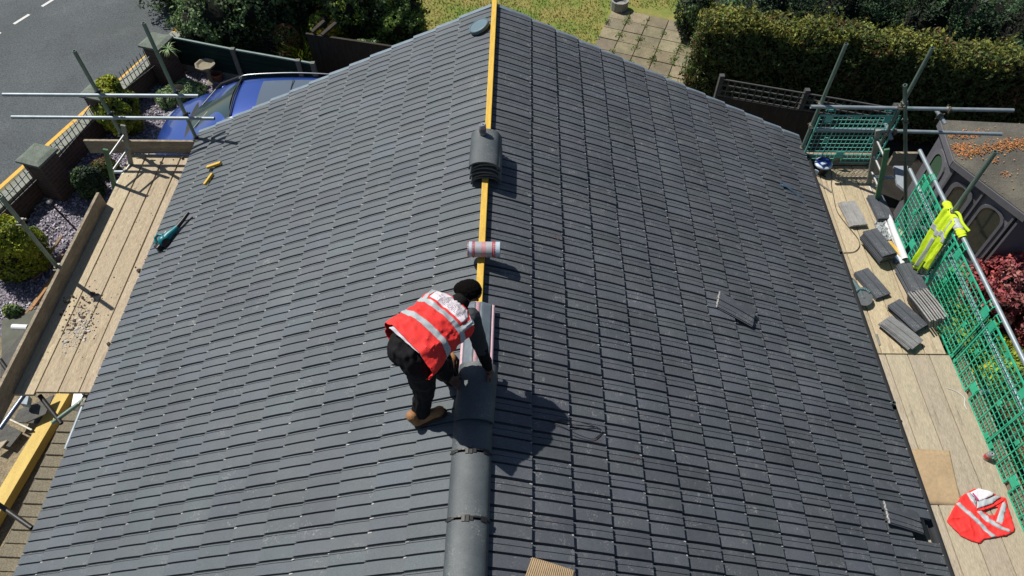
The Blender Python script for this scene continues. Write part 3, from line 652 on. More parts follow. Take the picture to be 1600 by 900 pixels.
# roll of ridge membrane
roll = thing('membrane_roll', (XR+0.025,3.92,ZR+0.05), 'grey roll of ridge membrane with red dotted edges lying across the batten', 'membrane roll')
M_rg = mat('roll_grey', (0.36,0.37,0.40), 0.6, var=0.15, vscale=40); M_rr = mat('roll_red', (0.52,0.03,0.06), 0.6, var=0.3, vscale=60); M_rp = mat('roll_pink', (0.50,0.25,0.27), 0.6, var=0.2, vscale=40); M_rw = mat('roll_edge', (0.42,0.52,0.60), 0.6, var=0.2, vscale=50)
RM = Matrix.Rotation(PI/2,3,'Y'); rc = Vector((XR+0.025,3.92,ZR+0.053+0.066)); R0 = 0.066
for x0,x1,m,nm in ((-0.135,-0.098,M_rw,'edge_band'),(-0.098,-0.093,M_rr,'red_band'),(-0.093,-0.078,M_rg,'band'),(-0.078,-0.072,M_rr,'red_band'),(-0.072,-0.02,M_rg,'band'),(-0.02,0.02,M_rp,'centre_band'),(0.02,0.070,M_rg,'band'),(0.070,0.080,M_rr,'red_band'),(0.080,0.093,M_rg,'band'),(0.093,0.098,M_rr,'red_band'),(0.098,0.135,M_rw,'edge_band')):
    b = MB(); b.lathe(rc, [(R0,x0),(R0,x1)], n=28, M=RM)
    b.build(nm, m, roll, smooth=True)
b = MB()
for k in range(26):
    a = 2*PI*k/26
    for x in (-0.130,-0.086,0.086): b.box(rc+Vector((x, R0*1.004*math.cos(a), R0*1.004*math.sin(a))), (0.010,0.006,0.006), M=Matrix.Rotation(a,3,'X'))
b.build('dotted_print', M_rr, roll)
b = MB(); b.lathe(rc, [(0.030,-0.1355),(0.031,-0.1362),(0.022,-0.1362),(0.021,-0.1)], n=18, M=RM); b.lathe(rc, [(0.021,0.1),(0.022,0.1362),(0.031,0.1362),(0.030,0.1355)], n=18, M=RM); b.build('cardboard_core', mat('cardboard',(0.40,0.29,0.17),0.85,col2=(0.35,0.25,0.145),vscale=4,grain=(40,0.1)), roll, smooth=True)
# round lid by the ridge
P = Vector((-0.470, 7.395, 4.722)); o = thing('round_lid', P, 'round blue-grey lid resting by the ridge at the far end', 'lid'); Mr = roofM(-1)
MB().lathe(P+Mr@Vector((0,0,0.075)), [(0.118,-0.045),(0.122,-0.04),(0.122,-0.006),(0.116,0.0),(0.105,0.001),(0.102,-0.004),(0.02,-0.003)], n=32, M=Mr).build('lid', mat('lid_blue_grey',(0.10,0.17,0.21),0.55,var=0.2,vscale=9), o, smooth=True)
b = MB()
for a in (0.5,2.6,4.7): b.box(P+Mr@Vector((0.07*math.cos(a),0.07*math.sin(a),0.02)), (0.03,0.03,0.035), M=Mr)
b.build('rim_lugs', mat('lid_dark',(0.03,0.04,0.05),0.6,var=0.2), o)
# timber offcuts on the left slope
for (q0, q1, lab) in (((-3.935, 6.467, 3.076), (-3.872, 6.632, 3.106), 'steeper yellow timber offcut lying on the left slope'), ((-4.009, 6.816, 3.041), (-3.796, 6.794, 3.142), 'flatter yellow timber offcut lying higher on the left slope')):
    a, b_ = Vector(q0), Vector(q1); n = roofM(-1)@Vector((0,0,1)); d = (b_-a).normalized()
    mb = MB(); mb.beam(a+n*0.056, b_+n*0.056, 0.040, 0.034, up=n); tag(mb.build('timber_offcut', M_batten, bevel=0.003), lab, 'timber offcut', 'timber offcuts on the left slope')
# leaf blower
M_teal = mat('teal_plastic', (0.0,0.17,0.20), 0.4, var=0.15); M_blk = mat('black_plastic_tool', (0.012,0.012,0.014), 0.4, var=0.2)
P = Vector((-4.216, 5.652, 2.943)); n = roofM(-1)@Vector((0,0,1)); T = Vector((-4.059, 5.898, 3.017)); ax = (T-P).normalized(); sd = n.cross(ax).normalized()
bl = thing('leaf_blower', P, 'teal and black cordless leaf blower on the left slope near the eave', 'leaf blower')
def q(a, s, h): return P+ax*a+sd*s+n*h
b = MB(); b.sphere(q(-0.02,0.0,0.075), (0.075,0.06,0.07), M=Matrix((ax,sd,n)).transposed()); b.tube([q(-0.02,0,0.075),q(0.06,-0.01,0.085),q(0.14,-0.01,0.075),q(0.20,-0.01,0.07)], [0.055,0.048,0.036,0.030], n=14); b.build('housing', M_teal, bl, smooth=True)
b = MB(); b.tube([q(0.19,-0.01,0.07),q(0.30,-0.012,0.075),q(0.42,-0.012,0.085)], [0.028,0.024,0.020], n=14, hollow=0.85); b.build('nozzle', M_blk, bl, smooth=True)
b = MB(); b.tube([q(0.02,0.03,0.12),q(0.0,0.07,0.15),q(-0.05,0.11,0.13),q(-0.09,0.08,0.09)], [0.017,0.018,0.017,0.018], n=10); b.build('handle', M_teal, bl, smooth=True)
b = MB(); b.box(q(-0.11,0.04,0.06), (0.08,0.10,0.065), M=Matrix((ax,sd,n)).transposed()); b.build('battery', M_blk, bl, bevel=0.012)
b = MB(); b.lathe(q(-0.03,-0.055,0.07), [(0.052,0),(0.055,0.01),(0.03,0.018)], n=18, M=Matrix((ax,n,-sd)).transposed()); b.build('air_intake', M_blk, bl, smooth=True)
b = MB(); b.box(q(0.07,0.02,0.125), (0.03,0.02,0.008), M=Matrix((ax,sd,n)).transposed()); b.build('badge', M_fleck, bl)
# loose tiles: same profile as the roof, as single objects
M_tl = mat('loose_tile', (0.15,0.155,0.165), 0.78, col2=(0.11,0.115,0.122), vscale=9, grain=(150,0.3), bump=0.4, bscale=200, stain=(0.22,0.21,0.20), stain_scale=10, stain_lo=0.60, stain_hi=0.9)
M_tll = mat('loose_tile_pale', (0.30,0.295,0.285), 0.85, col2=(0.23,0.227,0.22), vscale=12, grain=(120,0.25), bump=0.4, bscale=200)
def tile_mb(L=0.42, th=0.02):
    mb = MB(); prof = tile_profile(0.046); vs = []; P = len(prof); NU = 6
    for i in range(NU+1):
        f = i/NU
        for t, d in prof: vs.append((-L/2+L*f, t-0.1035, th+max(d,-0.010)+0.005*math.sin(PI*f)))
    for i in range(NU+1):
        f = i/NU
        for k, (t, d) in enumerate(prof): vs.append((-L/2+L*f, t-0.1035, 0.0+0.005*math.sin(PI*f)+(0.004 if k % 4 == 0 else 0)))
    o = (NU+1)*P; fs = []
    for i in range(NU):
        for k in range(P-1):
            a = i*P+k; fs += [(a,a+P,a+P+1,a+1),(o+a,o+a+1,o+a+P+1,o+a+P)]
        a = i*P; fs += [(a,o+a,o+a+P,a+P)]; a = i*P+P-1; fs += [(a,a+P,o+a+P,o+a)]
    for k in range(P-1):
        fs += [(k,k+1,o+k+1,o+k)]; a = NU*P+k; fs += [(a,o+a,o+a+1,a+1)]
    mb.add(vs, fs); return mb
tile0 = tile_mb().build('roof_tile', M_tl, origin=(0,0,0)); tile_pale = None
tile0_used = [False]
def loose_tile(loc, X, Z, label, group=None, m=None):
    """X = long axis of the tile, Z = its upper normal"""
    o = tile0 if not tile0_used[0] else tile0.copy()
    if tile0_used[0]: C.objects.link(o)
    tile0_used[0] = True
    if m:
        o.data = o.data.copy(); o.data.materials[0] = m
    X = Vector(X).normalized(); Z = Vector(Z).normalized(); Y = Z.cross(X).normalized(); X = Y.cross(Z)
    o.matrix_world = Matrix.Translation(Vector(loc)) @ Matrix((X,Y,Z)).transposed().to_4x4()
    return tag(o, label, 'roof tile', group)
nR = roofM(1)@Vector((0,0,1))
cen = (Vector((1.969, 4.371, 3.699))+Vector((2.269, 4.060, 3.557)))/2
loose_tile(cen+nR*0.055, Vector((2.286, 4.144, 3.549))-Vector((1.936, 4.264, 3.715)), (nR+Vector((-0.10,-0.1,0.0))), 'single loose dark tile lying askew in the middle of the right slope', m=M_tiler)
cen = Vector((3.472, 2.370, 2.985))
loose_tile(cen+nR*0.050, Vector((3.424, 2.433, 3.009))-Vector((3.208, 2.451, 3.111)), nR, 'single loose dark tile beside the missing tile near the right eave', m=M_tiler)
b = MB(); c0 = Vector((3.215, 2.470, 3.108)); c1 = Vector((3.206, 2.230, 3.112))
M_stap = mat('pale_tool', (0.30,0.31,0.31), 0.6, var=0.2)
# pale broken edges at the head of the askew tile are part of the dust on it
def broken_edge(o, seed):     # pale fractured concrete along the head of a loose tile
    r_ = random.Random(seed); b = MB(); y = -0.10
    while y < 0.10: s = r_.uniform(0.006,0.014); b.box((-0.207+r_.uniform(-.004,.003), y, 0.018+r_.uniform(-.004,.003)), (r_.uniform(.006,.013), s, r_.uniform(.006,.012)), rz=r_.uniform(-.5,.5)); y += s*0.9
    q_ = b.build('broken_edge', M_fleck, origin=(0,0,0)); q_.parent = o
for o in [q_ for q_ in bpy.data.objects if q_.get('label','').startswith('single loose dark tile')]: broken_edge(o, 3)
# blue strap
P = [(3.226, 6.547, 3.102),(3.312, 6.555, 3.062),(3.378, 6.519, 3.030),(3.440, 6.471, 3.001),(3.492, 6.417, 2.976),(3.521, 6.354, 2.962)]
b = MB(); P = [Vector(p)+nR*0.04 for p in P]
for i in range(5): b.beam(P[i], P[i+1]+(P[i+1]-P[i]).normalized()*0.01, 0.045 if i < 2 else 0.028, 0.005, up=nR)
tag(b.build('strap', mat('dark_blue_strap',(0.04,0.09,0.15),0.6,var=0.3,vscale=20)), 'dark blue strip lying on the far part of the right slope', 'strap')
# wire ties
wr = thing('wire_loops', Vector((0.472, 2.544, 4.410)), 'thin black wire loops lying right of the roofer shadow', 'wire')
def curve(pts, n=6):
    pts = [Vector(p) for p in pts]; out = []
    for i in range(len(pts)-1):
        p0 = pts[max(0,i-1)]; p1 = pts[i]; p2 = pts[i+1]; p3 = pts[min(len(pts)-1,i+2)]
        for k in range(n):
            t = k/n; out.append(0.5*((2*p1)+(p2-p0)*t+(2*p0-5*p1+4*p2-p3)*t*t+(3*p1-p0-3*p2+p3)*t**3))
    out.append(pts[-1]); return out
for pts in ([(0.234, 2.517, 4.523),(0.345, 2.555, 4.470),(0.463, 2.563, 4.415),(0.602, 2.549, 4.349),(0.626, 2.517, 4.337),(0.576, 2.461, 4.361)], [(0.234, 2.500, 4.523),(0.323, 2.485, 4.481),(0.443, 2.451, 4.424),(0.554, 2.445, 4.371),(0.620, 2.504, 4.340)], [(0.235, 2.527, 4.523),(0.395, 2.525, 4.447),(0.592, 2.557, 4.353)]):
    MB().tube(curve([Vector(p)+nR*0.05 for p in pts]), 0.003, n=6).build('wire', M_blk, wr, smooth=True)
# cardboard at the bottom edge
M_card = mat('cardboard', (0.40,0.29,0.17), 0.85)
def corr(name, quad, label, n, amp=0.002, lift=0.05, folds=40, th=0.005, m=None):
    q0,q1,q2,q3 = [Vector(v) for v in quad]; nn = n.normalized()
    def fn(a, b): 
        p = (q0*(1-a)+q1*a)*(1-b)+(q3*(1-a)+q2*a)*b; return tuple(p+nn*(lift+amp*math.sin(a*folds*PI)+0.008*math.sin(a*3+b*2.2)))
    return tag(MB().grid(fn, 160 if amp else 30, 12).build(name, m or M_card, solid=th, smooth=True), label, 'cardboard')
corr('cardboard_piece', ((0.078, 1.483, 4.597),(0.365, 1.440, 4.461),(0.304, 1.169, 4.490),(-0.009, 1.245, 4.639)), 'corrugated cardboard piece at the bottom edge right of the ridge', nR, folds=46, lift=0.05)

# ================================================================ THINGS ON THE RIGHT DECK
def dk(P, h=0.0): return Vector((P[0],P[1],DZ+h))
up = Vector((0,0,1))
corr('cardboard_sheet', ((4.004, 3.247, 2.600),(4.423, 3.231, 2.600),(4.346, 2.659, 2.600),(3.963, 2.667, 2.600)), 'flat brown cardboard sheet on the near right deck by the gutter', up, amp=0.0, lift=0.008, th=0.004)
ctop = (4.843, 3.236, 2.600)
can((4.767, 3.158, 2.600), 'dented drinks can standing on the outer board by the green mesh', mat('can_pinkish',(0.48,0.40,0.38),0.4,var=0.4,vscale=50,metal=0.3))
# piles of tiles
def pile(c, ax, n, label, group, jitter=0.012, tilt=0.0, step=0.0235, m=None, fan=0.0, first='', h0=0.003):
    c = Vector(c); ax = Vector(ax); ax.z = 0; ax.normalize()
    names = {1:['']}
    for i in range(n):
        a = (random.uniform(-1,1)*0.02 if n > 1 else 0)+fan*i; X = Matrix.Rotation(a,3,'Z')@ax
        pos = 'top' if i == n-1 else ('bottom' if i == 0 else ['','second','third','fourth','fifth','sixth'][i]+' from the bottom')
        lab = label if n == 1 else '%s tile of %s' % (pos, label)
        loose_tile(c+Vector((random.uniform(-1,1)*jitter, random.uniform(-1,1)*jitter, h0+step*i)), X, up, lab, group, m)
ax = Vector((4.505, 6.406, 2.600))-Vector((4.296, 6.701, 2.600))
A0 = Vector((4.315, 6.521, 2.620)); ax = Vector((4.404, 6.338, 2.600))-Vector((4.274, 6.747, 2.600))
pile(A0, (0.12,-1,0), 2, 'the pale pair lying flat on the far right deck', 'pair of pale tiles on the far right deck', m=M_tll)
def fr(p0, p1): return Vector(p1)-Vector(p0)
pile((4.713, 6.636, 2.600), (0.05,-1,0), 3, 'the short dark stack beside the top of the white roll', 'stack beside the white roll') 
pile((4.424, 5.897, 2.660), (0.32,-1,0), 6, 'the tall dark stack under the hammer', 'tall stack under the hammer', jitter=0.010)
pile((4.245, 5.370, 2.610), (0.42,-1,0), 2, 'the low dark pair behind the disc cutter', 'dark pair behind the disc cutter')
pile((4.702, 5.401, 2.640), (0.10,-1,0), 4, 'the dark stack at the foot of the white roll', 'stack at the foot of the white roll')
pile((4.494, 4.885, 2.620), (0.50,-1,0), 3, 'the dark stack in the middle of the tile heap', 'dark stack in the tile heap', fan=0.02)
pile((4.340, 4.651, 2.620), (0.62,-1,0), 3, 'the grey stack nearest the cut board ends', 'nearest grey stack of the heap', fan=0.05, m=mat('loose_tile_mid',(0.20,0.205,0.205),0.8,col2=(0.15,0.155,0.155),vscale=10,grain=(130,0.25),bump=0.4,bscale=200))
# tiles standing on edge, leaning on one another
c = Vector((4.719, 4.955, 2.680))
for i in range(8):
    X = Vector((0.30,-1,0.0)).normalized(); s = X.cross(up).normalized(); Z = (s*-0.88+up*0.42)
    loose_tile(c+s*(-(i-3.5)*0.034)+Vector((0,0.01*math.sin(i*2.2),0.035)), X, Z, ['first','second','third','fourth','fifth','sixth','seventh','eighth'][i]+' pale tile standing on edge, counted from the mesh side', 'pale tiles standing on edge by the mesh', M_tll)
# white roll
wr = thing('plastic_roll', (4.844, 6.222, 2.600), 'long white roll of plastic leaning along the mesh on the right deck', 'roll')
a, b_ = Vector((4.773, 6.668, 2.640)), Vector((4.751, 5.752, 2.640)); M_wr = mat('white_film', (0.66,0.67,0.68), 0.45, var=0.10, vscale=9)
MB().tube([a+(b_-a)*t+Vector((0.004*math.sin(t*9),0,0)) for t in (0,0.15,0.3,0.5,0.75,1)], [0.030,0.031,0.036,0.039,0.041,0.042], n=16, hollow=0.88).build('roll', M_wr, wr, smooth=True)
MB().grid(lambda u,v: tuple(a+(b_-a)*(0.02+0.96*u)+Vector((-0.052-0.02*v*math.sin(u*5)*(1), 0, 0.0-0.03*v))), 14, 3).build('loose_flap', M_wr, wr, solid=0.002, smooth=True)
# clear bag with bits, small tools, timber strips in the middle of the deck
def strip(p, q_, w, h, m, name, label, cat, z=0.0):
    a, b_ = Vector(p), Vector(q_); a.z += z; b_.z += z; mb = MB(); mb.beam(a, b_, w, h); return tag(mb.build(name, m, bevel=0.002), label, cat)
strip((4.650, 6.052, 2.630),(4.748, 5.801, 2.630),0.05,0.02,M_batten,'timber_strip','short yellow timber strip beside the foot of the white roll','timber offcut')
strip((4.661, 5.840, 2.620),(4.714, 5.707, 2.620),0.06,0.03,M_wr,'foam_block','white torn packaging lying at the foot of the roll','packaging')
strip((4.633, 5.854, 2.640),(4.644, 5.710, 2.640),0.05,0.04,mat('blue_packet',(0.10,0.15,0.24),0.5,var=0.2),'packet','small blue packet beside the white packaging','packet')
hm = thing('hammer', (4.396, 5.936, 2.760), 'claw hammer with a red handle on the tall tile stack', 'hammer')
a, b_ = Vector((4.395, 5.995, 2.765)), Vector((4.499, 5.788, 2.765)); MB().tube([a,(a+b_)/2,b_],[0.010,0.012,0.015],n=8).build('handle', M_redp, hm, smooth=True)
s = (b_-a).normalized().cross(up); b = MB(); b.tube([a-s*0.055,a-s*0.02,a+s*0.03,a+s*0.055],[0.006,0.011,0.014,0.015],n=8); b.build('head', mat('rusty_steel',(0.20,0.11,0.07),0.6,var=0.4,metal=0.5,vscale=30), hm, smooth=True)
M_film = mat('cloudy_film', (0.36,0.39,0.40), 0.35, col2=(0.22,0.24,0.25), vscale=18)
P = Vector((4.666, 6.253, 2.600)); tag(MB().grid(lambda u,v: (P.x+(u-.5)*0.20, P.y+(v-.5)*0.30, DZ+0.02+0.030*noise.noise(Vector((u*5,v*7,1)))+0.02*noise.noise(Vector((u*14,v*16,4)))), 30, 40).build('plastic_bag', M_film, solid=0.001), 'crumpled cloudy plastic bag between the stacks and the white roll', 'plastic bag')
# disc cutter
dc = thing('disc_cutter', (4.060, 5.164, 2.600), 'disc cutter with a grey blade at the roof edge of the right deck', 'disc cutter')
P = Vector((4.042, 5.127, 2.700)); Mx = Matrix((Vector((1,0.2,0)).normalized(), Vector((-0.2,0.93,0.30)).normalized(), Vector((0.06,-0.30,0.95)).normalized())).transposed()
M_blade = mat('steel_blade', (0.33,0.33,0.33), 0.35, var=0.2, vscale=20, metal=0.6); M_tgrey = mat('teal_grey_plastic', (0.10,0.17,0.18), 0.5, var=0.2)
MB().lathe(P, [(0.108,0),(0.110,0.001),(0.110,0.0035),(0.020,0.0045),(0.019,0.010),(0.004,0.012)], n=40, M=Mx).build('blade', M_blade, dc, smooth=True)
b = MB()   # guard over the back half of the disc
for i in range(14):
    a0 = PI*(0.05+0.9*i/14)+0.2; a1 = PI*(0.05+0.9*(i+1)/14)+0.2
    v = [P+Mx@Vector((0.118*math.cos(t),0.118*math.sin(t),z)) for t in (a0,a1) for z in (-0.016,0.012)]; w = [P+Mx@Vector((0.085*math.cos(t),0.085*math.sin(t),0.012)) for t in (a0,a1)]
    b.add(v+w, [(0,1,3,2),(1,4,5,3)])
b.build('guard', M_tgrey, dc, solid=0.003, smooth=True)
Q = Vector((3.959, 5.343, 2.740)); b = MB(); b.tube([P+Mx@Vector((0,0.01,-0.02)), (P+Q)/2+Vector((0,0,0.0)), Q],[0.028,0.030,0.026],n=12); b.build('motor_housing', M_tgrey, dc, smooth=True)
b = MB(); b.tube([Q, Q+Vector((-0.03,0.07,-0.01)), Q+Vector((-0.05,0.14,-0.03))],[0.020,0.018,0.019],n=10); b.build('handle', M_blk, dc, smooth=True)
b = MB(); b.tube([P+Mx@Vector((-0.03,0,-0.02)),P+Mx@Vector((-0.05,-0.02,-0.06)),P+Mx@Vector((-0.04,-0.03,-0.105))],[0.012,0.013,0.013],n=8); b.build('side_handle', M_blk, dc, smooth=True)
# cable
cb = [(4.264, 7.421, 2.610),(4.249, 7.257, 2.610),(4.199, 7.096, 2.610),(4.166, 6.830, 2.610),(4.147, 6.597, 2.610),(4.204, 6.371, 2.610),(4.285, 6.130, 2.610),(4.274, 6.001, 2.610),(4.184, 5.905, 2.610),(4.042, 5.882, 2.610)]
tag(MB().tube(curve(cb), 0.005, n=6).build('cable', mat('cable_grey',(0.07,0.065,0.05),0.6,var=0.2), smooth=True), 'thin dark cable snaking over the far right deck', 'cable')
def stub(p, q_, r, label):
    o = thing('pipe_stub', p, label, 'pipe'); MB().tube([p,q_], r, n=12, hollow=0.8).build('pipe', mat('dark_pipe',(0.10,0.12,0.11),0.6,var=0.3), o, smooth=True)
stub((3.901, 3.661, 2.660),(3.892, 3.655, 2.840),0.022,'short dark pipe stub sticking up at the gutter beside the near right deck')
stub((3.917, 5.746, 2.660),(3.903, 5.761, 2.800),0.020,'short dark pipe stub at the gutter near the cable end')
# wire strip and small gauge
tag(MB().tube(curve([(4.654, 3.971, 2.606),(4.748, 3.925, 2.606),(4.802, 3.847, 2.606),(4.774, 3.770, 2.606),(4.779, 3.709, 2.606)]), 0.0035, n=5).build('wire', M_wr, smooth=True), 'bent pale wire on the outer boards of the near right deck','wire')
strip((4.102, 4.666, 2.606),(4.095, 4.518, 2.606),0.020,0.008,mat('steel_gauge',(0.30,0.30,0.28),0.4,var=0.3,metal=0.4),'tape_gauge','small steel square lying on the boards left of the tile heap','tool')
strip((3.955, 7.229, 2.610),(4.162, 6.950, 2.610),0.022,0.006,mat('grey_strip',(0.19,0.19,0.19),0.5,var=0.2,metal=0.3),'pole_shadow_strip','grey strip drawn as a pole shadow on the boards near the blue bucket','metal strip')  # shadow of a scaffold pole modelled as a thin grey strip
strip((4.113, 7.291, 2.600),(4.170, 7.242, 2.600),0.02,0.01,M_blk,'bracket','small black bracket lying beyond the grey strip','bracket')
# black bucket / vacuum with blue top
bk = thing('bucket', (4.111, 7.354, 2.600), 'black tub with a blue and white lid at the far end of the right deck', 'bucket')
P = Vector((4.111, 7.354, 2.600)); M_blue = mat('blue_plastic', (0.015,0.06,0.42), 0.3, var=0.3, vscale=12); M_pale = mat('pale_blue_plastic', (0.45,0.55,0.68), 0.35, var=0.2, vscale=14)
MB().lathe(P, [(0.080,0),(0.090,0.01),(0.103,0.13),(0.106,0.135)], n=24).build('tub', M_blk, bk, smooth=True)
MB().lathe(P+Vector((0,0,0.135)), [(0.114,0.0),(0.120,0.006),(0.117,0.024),(0.092,0.040)], n=24).build('rim', M_pale, bk, smooth=True)
MB().lathe(P+Vector((0,0,0.158)), [(0.096,0),(0.090,0.028),(0.060,0.052),(0.02,0.058)], n=24).build('lid', M_blue, bk, smooth=True)
b = MB(); b.tube([P+Vector(v) for v in ((-0.08,0.02,0.19),(-0.04,0.01,0.245),(0.04,-0.005,0.245),(0.08,-0.02,0.19))], 0.009, n=8); b.build('handle', M_blk, bk, smooth=True)
b = MB(); b.box(P+Vector((-0.03,-0.06,0.205)), (0.08,0.045,0.02), rz=0.4); b.build('switch_panel', M_pale, bk, bevel=0.004)
b = MB(); b.box(P+Vector((-0.085,-0.07,0.05)), (0.06,0.012,0.08), rz=-0.7); b.build('side_label', M_pale, bk, bevel=0.003)

# ================================================================ HI-VIS CLOTHES
def cloth_mat(name, col, var=0.12): return mat(name, col, 0.75, var=var, vscale=7, bump=0.3, bscale=35)
M_red = cloth_mat('hivis_red', (0.78,0.030,0.025)); M_yel = cloth_mat('hivis_yellow', (0.55,0.75,0.015)); M_ref = mat('reflective_grey', (0.40,0.43,0.45), 0.5, var=0.12, vscale=14); M_wlab = mat('white_label_cloth', (0.72,0.66,0.70), 0.7, var=0.06, vscale=30); M_mag = mat('magenta_print', (0.55,0.04,0.20), 0.7, var=0.1); M_ink = mat('grey_print', (0.25,0.22,0.27), 0.7, var=0.1)
# red vest dropped on the boards: outline (pixel-free, metres on the deck) with folds
def cloth_patch(name, poly, m, parent, z=0.014, res=0.011, amp=0.010, seed=0.0, holes=()):
    """flat cloth with folds filling the outline"""
    P2 = [(p[0],p[1]) for p in poly]; xs = [p[0] for p in P2]; ys = [p[1] for p in P2]; x0,y0 = min(xs),min(ys); nx = int((max(xs)-x0)/res)+1; ny = int((max(ys)-y0)/res)+1
    def H(x, y): return DZ+z+amp*1.3*noise.noise(Vector((x*9+seed,y*9,seed)))+amp*1.5*(1-abs(noise.noise(Vector((x*11-y*5,y*9+x*4,2.5))))*2)**3*0.8+amp*0.5*noise.noise(Vector((x*34,y*30,5)))
    mb = MB(); idx = {}
    def vid(i, j):
        if (i,j) not in idx:
            x, y = x0+i*res, y0+j*res; idx[(i,j)] = len(mb.v); mb.v.append((x,y,H(x,y)))
        return idx[(i,j)]
    for i in range(nx):
        for j in range(ny):
            cx, cy = x0+(i+.5)*res, y0+(j+.5)*res
            if inpoly(cx, cy, P2) and not any(inpoly(cx, cy, [(q[0],q[1]) for q in h]) for h in holes):
                mb.f.append((vid(i,j),vid(i+1,j),vid(i+1,j+1),vid(i,j+1))); mb.m.append(0)
    # pull border vertices on to the outline so that the edge is smooth
    cnt = {}
    for f in mb.f:
        for v in f: cnt[v] = cnt.get(v,0)+1
    polys = [P2]+[[(q[0],q[1]) for q in h] for h in holes]
    for v, k in cnt.items():
        if k < 4:
            p = Vector(mb.v[v][:2]); best = None
            for pl in polys:
                for a in range(len(pl)):
                    A, B = Vector(pl[a]), Vector(pl[(a+1) % len(pl)]); t = max(0,min(1,(p-A).dot(B-A)/max(1e-9,(B-A).length_squared))); qn = A+(B-A)*t; d = (p-qn).length
                    if best is None or d < best[0]: best = (d, qn)
            if best[0] < res*1.2: mb.v[v] = (best[1].x,best[1].y,mb.v[v][2]-0.004)
    return mb.build(name, m, parent, smooth=True, solid=0.003)
rv = thing('hivis_vest', (4.510, 2.566, 2.600), 'crumpled red hi-vis vest lying on the near right deck', 'vest')
outer = [(4.134, 2.498, 2.600),(4.239, 2.619, 2.600),(4.358, 2.743, 2.600),(4.438, 2.789, 2.600),(4.513, 2.823, 2.600),(4.664, 2.806, 2.600),(4.751, 2.754, 2.600),(4.799, 2.736, 2.600),(4.783, 2.633, 2.600),(4.760, 2.438, 2.600),(4.747, 2.407, 2.600),(4.645, 2.363, 2.600),(4.516, 2.343, 2.600),(4.418, 2.324, 2.600),(4.386, 2.287, 2.600),(4.304, 2.310, 2.600),(4.219, 2.358, 2.600)]
hole2 = [(4.528, 2.597, 2.600),(4.624, 2.637, 2.600),(4.689, 2.644, 2.600),(4.613, 2.561, 2.600),(4.557, 2.560, 2.600)]
cloth_patch('cloth', outer, M_red, rv, holes=[hole2])
cloth_patch('fold', [(4.462, 2.615, 2.620),(4.554, 2.628, 2.620),(4.704, 2.694, 2.620),(4.788, 2.734, 2.620),(4.741, 2.695, 2.620),(4.634, 2.642, 2.620),(4.505, 2.596, 2.620)], M_red, rv, z=0.03)
for k, pl in enumerate(([(4.284, 2.670, 2.620),(4.329, 2.689, 2.620),(4.391, 2.588, 2.620),(4.452, 2.489, 2.620),(4.507, 2.410, 2.620),(4.558, 2.355, 2.620),(4.499, 2.343, 2.620),(4.428, 2.458, 2.620),(4.353, 2.569, 2.620)],
    [(4.425, 2.781, 2.620),(4.471, 2.789, 2.620),(4.500, 2.698, 2.620),(4.463, 2.634, 2.620),(4.445, 2.685, 2.620)],
    [(4.494, 2.694, 2.630),(4.616, 2.722, 2.630),(4.713, 2.762, 2.630),(4.743, 2.743, 2.630),(4.627, 2.670, 2.630),(4.458, 2.617, 2.630)],
    [(4.455, 2.595, 2.620),(4.501, 2.602, 2.620),(4.572, 2.515, 2.620),(4.640, 2.454, 2.620),(4.717, 2.418, 2.620),(4.689, 2.394, 2.620),(4.600, 2.429, 2.620),(4.506, 2.502, 2.620)],
    [(4.769, 2.702, 2.620),(4.770, 2.657, 2.620),(4.713, 2.561, 2.620),(4.653, 2.473, 2.620),(4.608, 2.497, 2.620),(4.670, 2.592, 2.620),(4.736, 2.682, 2.620)])):
    cloth_patch('reflective_strip', pl, M_ref, rv, z=0.0195+(0.012 if k == 2 else 0))
cloth_patch('printed_panel', [(4.458, 2.780, 2.640),(4.549, 2.821, 2.640),(4.642, 2.802, 2.640),(4.695, 2.777, 2.640),(4.659, 2.751, 2.640),(4.506, 2.691, 2.640)], M_wlab, rv, z=0.034, amp=0.006)
for a, b_ in (((4.471, 2.772, 2.645),(4.501, 2.701, 2.645)),):
    mb = MB(); mb.beam(a, b_, 0.012, 0.004); mb.build('pink_border', M_mag, rv)
# yellow vest over the rail
yv = thing('hivis_vest', (4.86,5.68,2.75), 'yellow hi-vis vest hanging over the guard rail inside the green mesh', 'vest')
def yv_fn(y0, y1, x, zt, zb, ph, sw, yb0, yb1):
    def fn(u, v):
        z = zt+(zb-zt)*v; w0 = y0+(yb0-y0)*v; w1 = y1+(yb1-y1)*v; y = w0+(w1-w0)*u
        dx = -0.02-0.10*v**0.6-0.020*math.sin(u*PI*sw+ph+v*1.2)*(0.3+v)+0.012*noise.noise(Vector((u*6,v*7,ph)))
        return (x+dx, y+0.012*math.sin(v*6+ph), z)
    return fn
Y1 = yv_fn(5.80,5.60,4.87,3.56,2.76,0.4,3.6,5.62,5.46)
MB().grid(Y1, 28, 46).build('front_panel', M_yel, yv, smooth=True, solid=0.005)
Y2 = yv_fn(5.62,5.50,4.86,3.56,2.95,2.0,2.2,5.46,5.32)
MB().grid(Y2, 24, 40).build('back_panel', M_yel, yv, smooth=True, solid=0.005)
for fn, u0, u1, v0, v1 in ((Y1,0,1,0.30,0.38),(Y1,0.60,0.78,0.42,0.95),(Y2,0,1,0.28,0.38),(Y2,0.30,0.5,0.02,0.26)):
    MB().grid(lambda u,v,fn=fn,u0=u0,u1=u1,v0=v0,v1=v1: (lambda p: (p[0]-0.007,p[1],p[2]))(fn(u0+(u1-u0)*u, v0+(v1-v0)*v)), 20, 20).build('reflective_strip', M_ref, yv, smooth=True, solid=0.004)
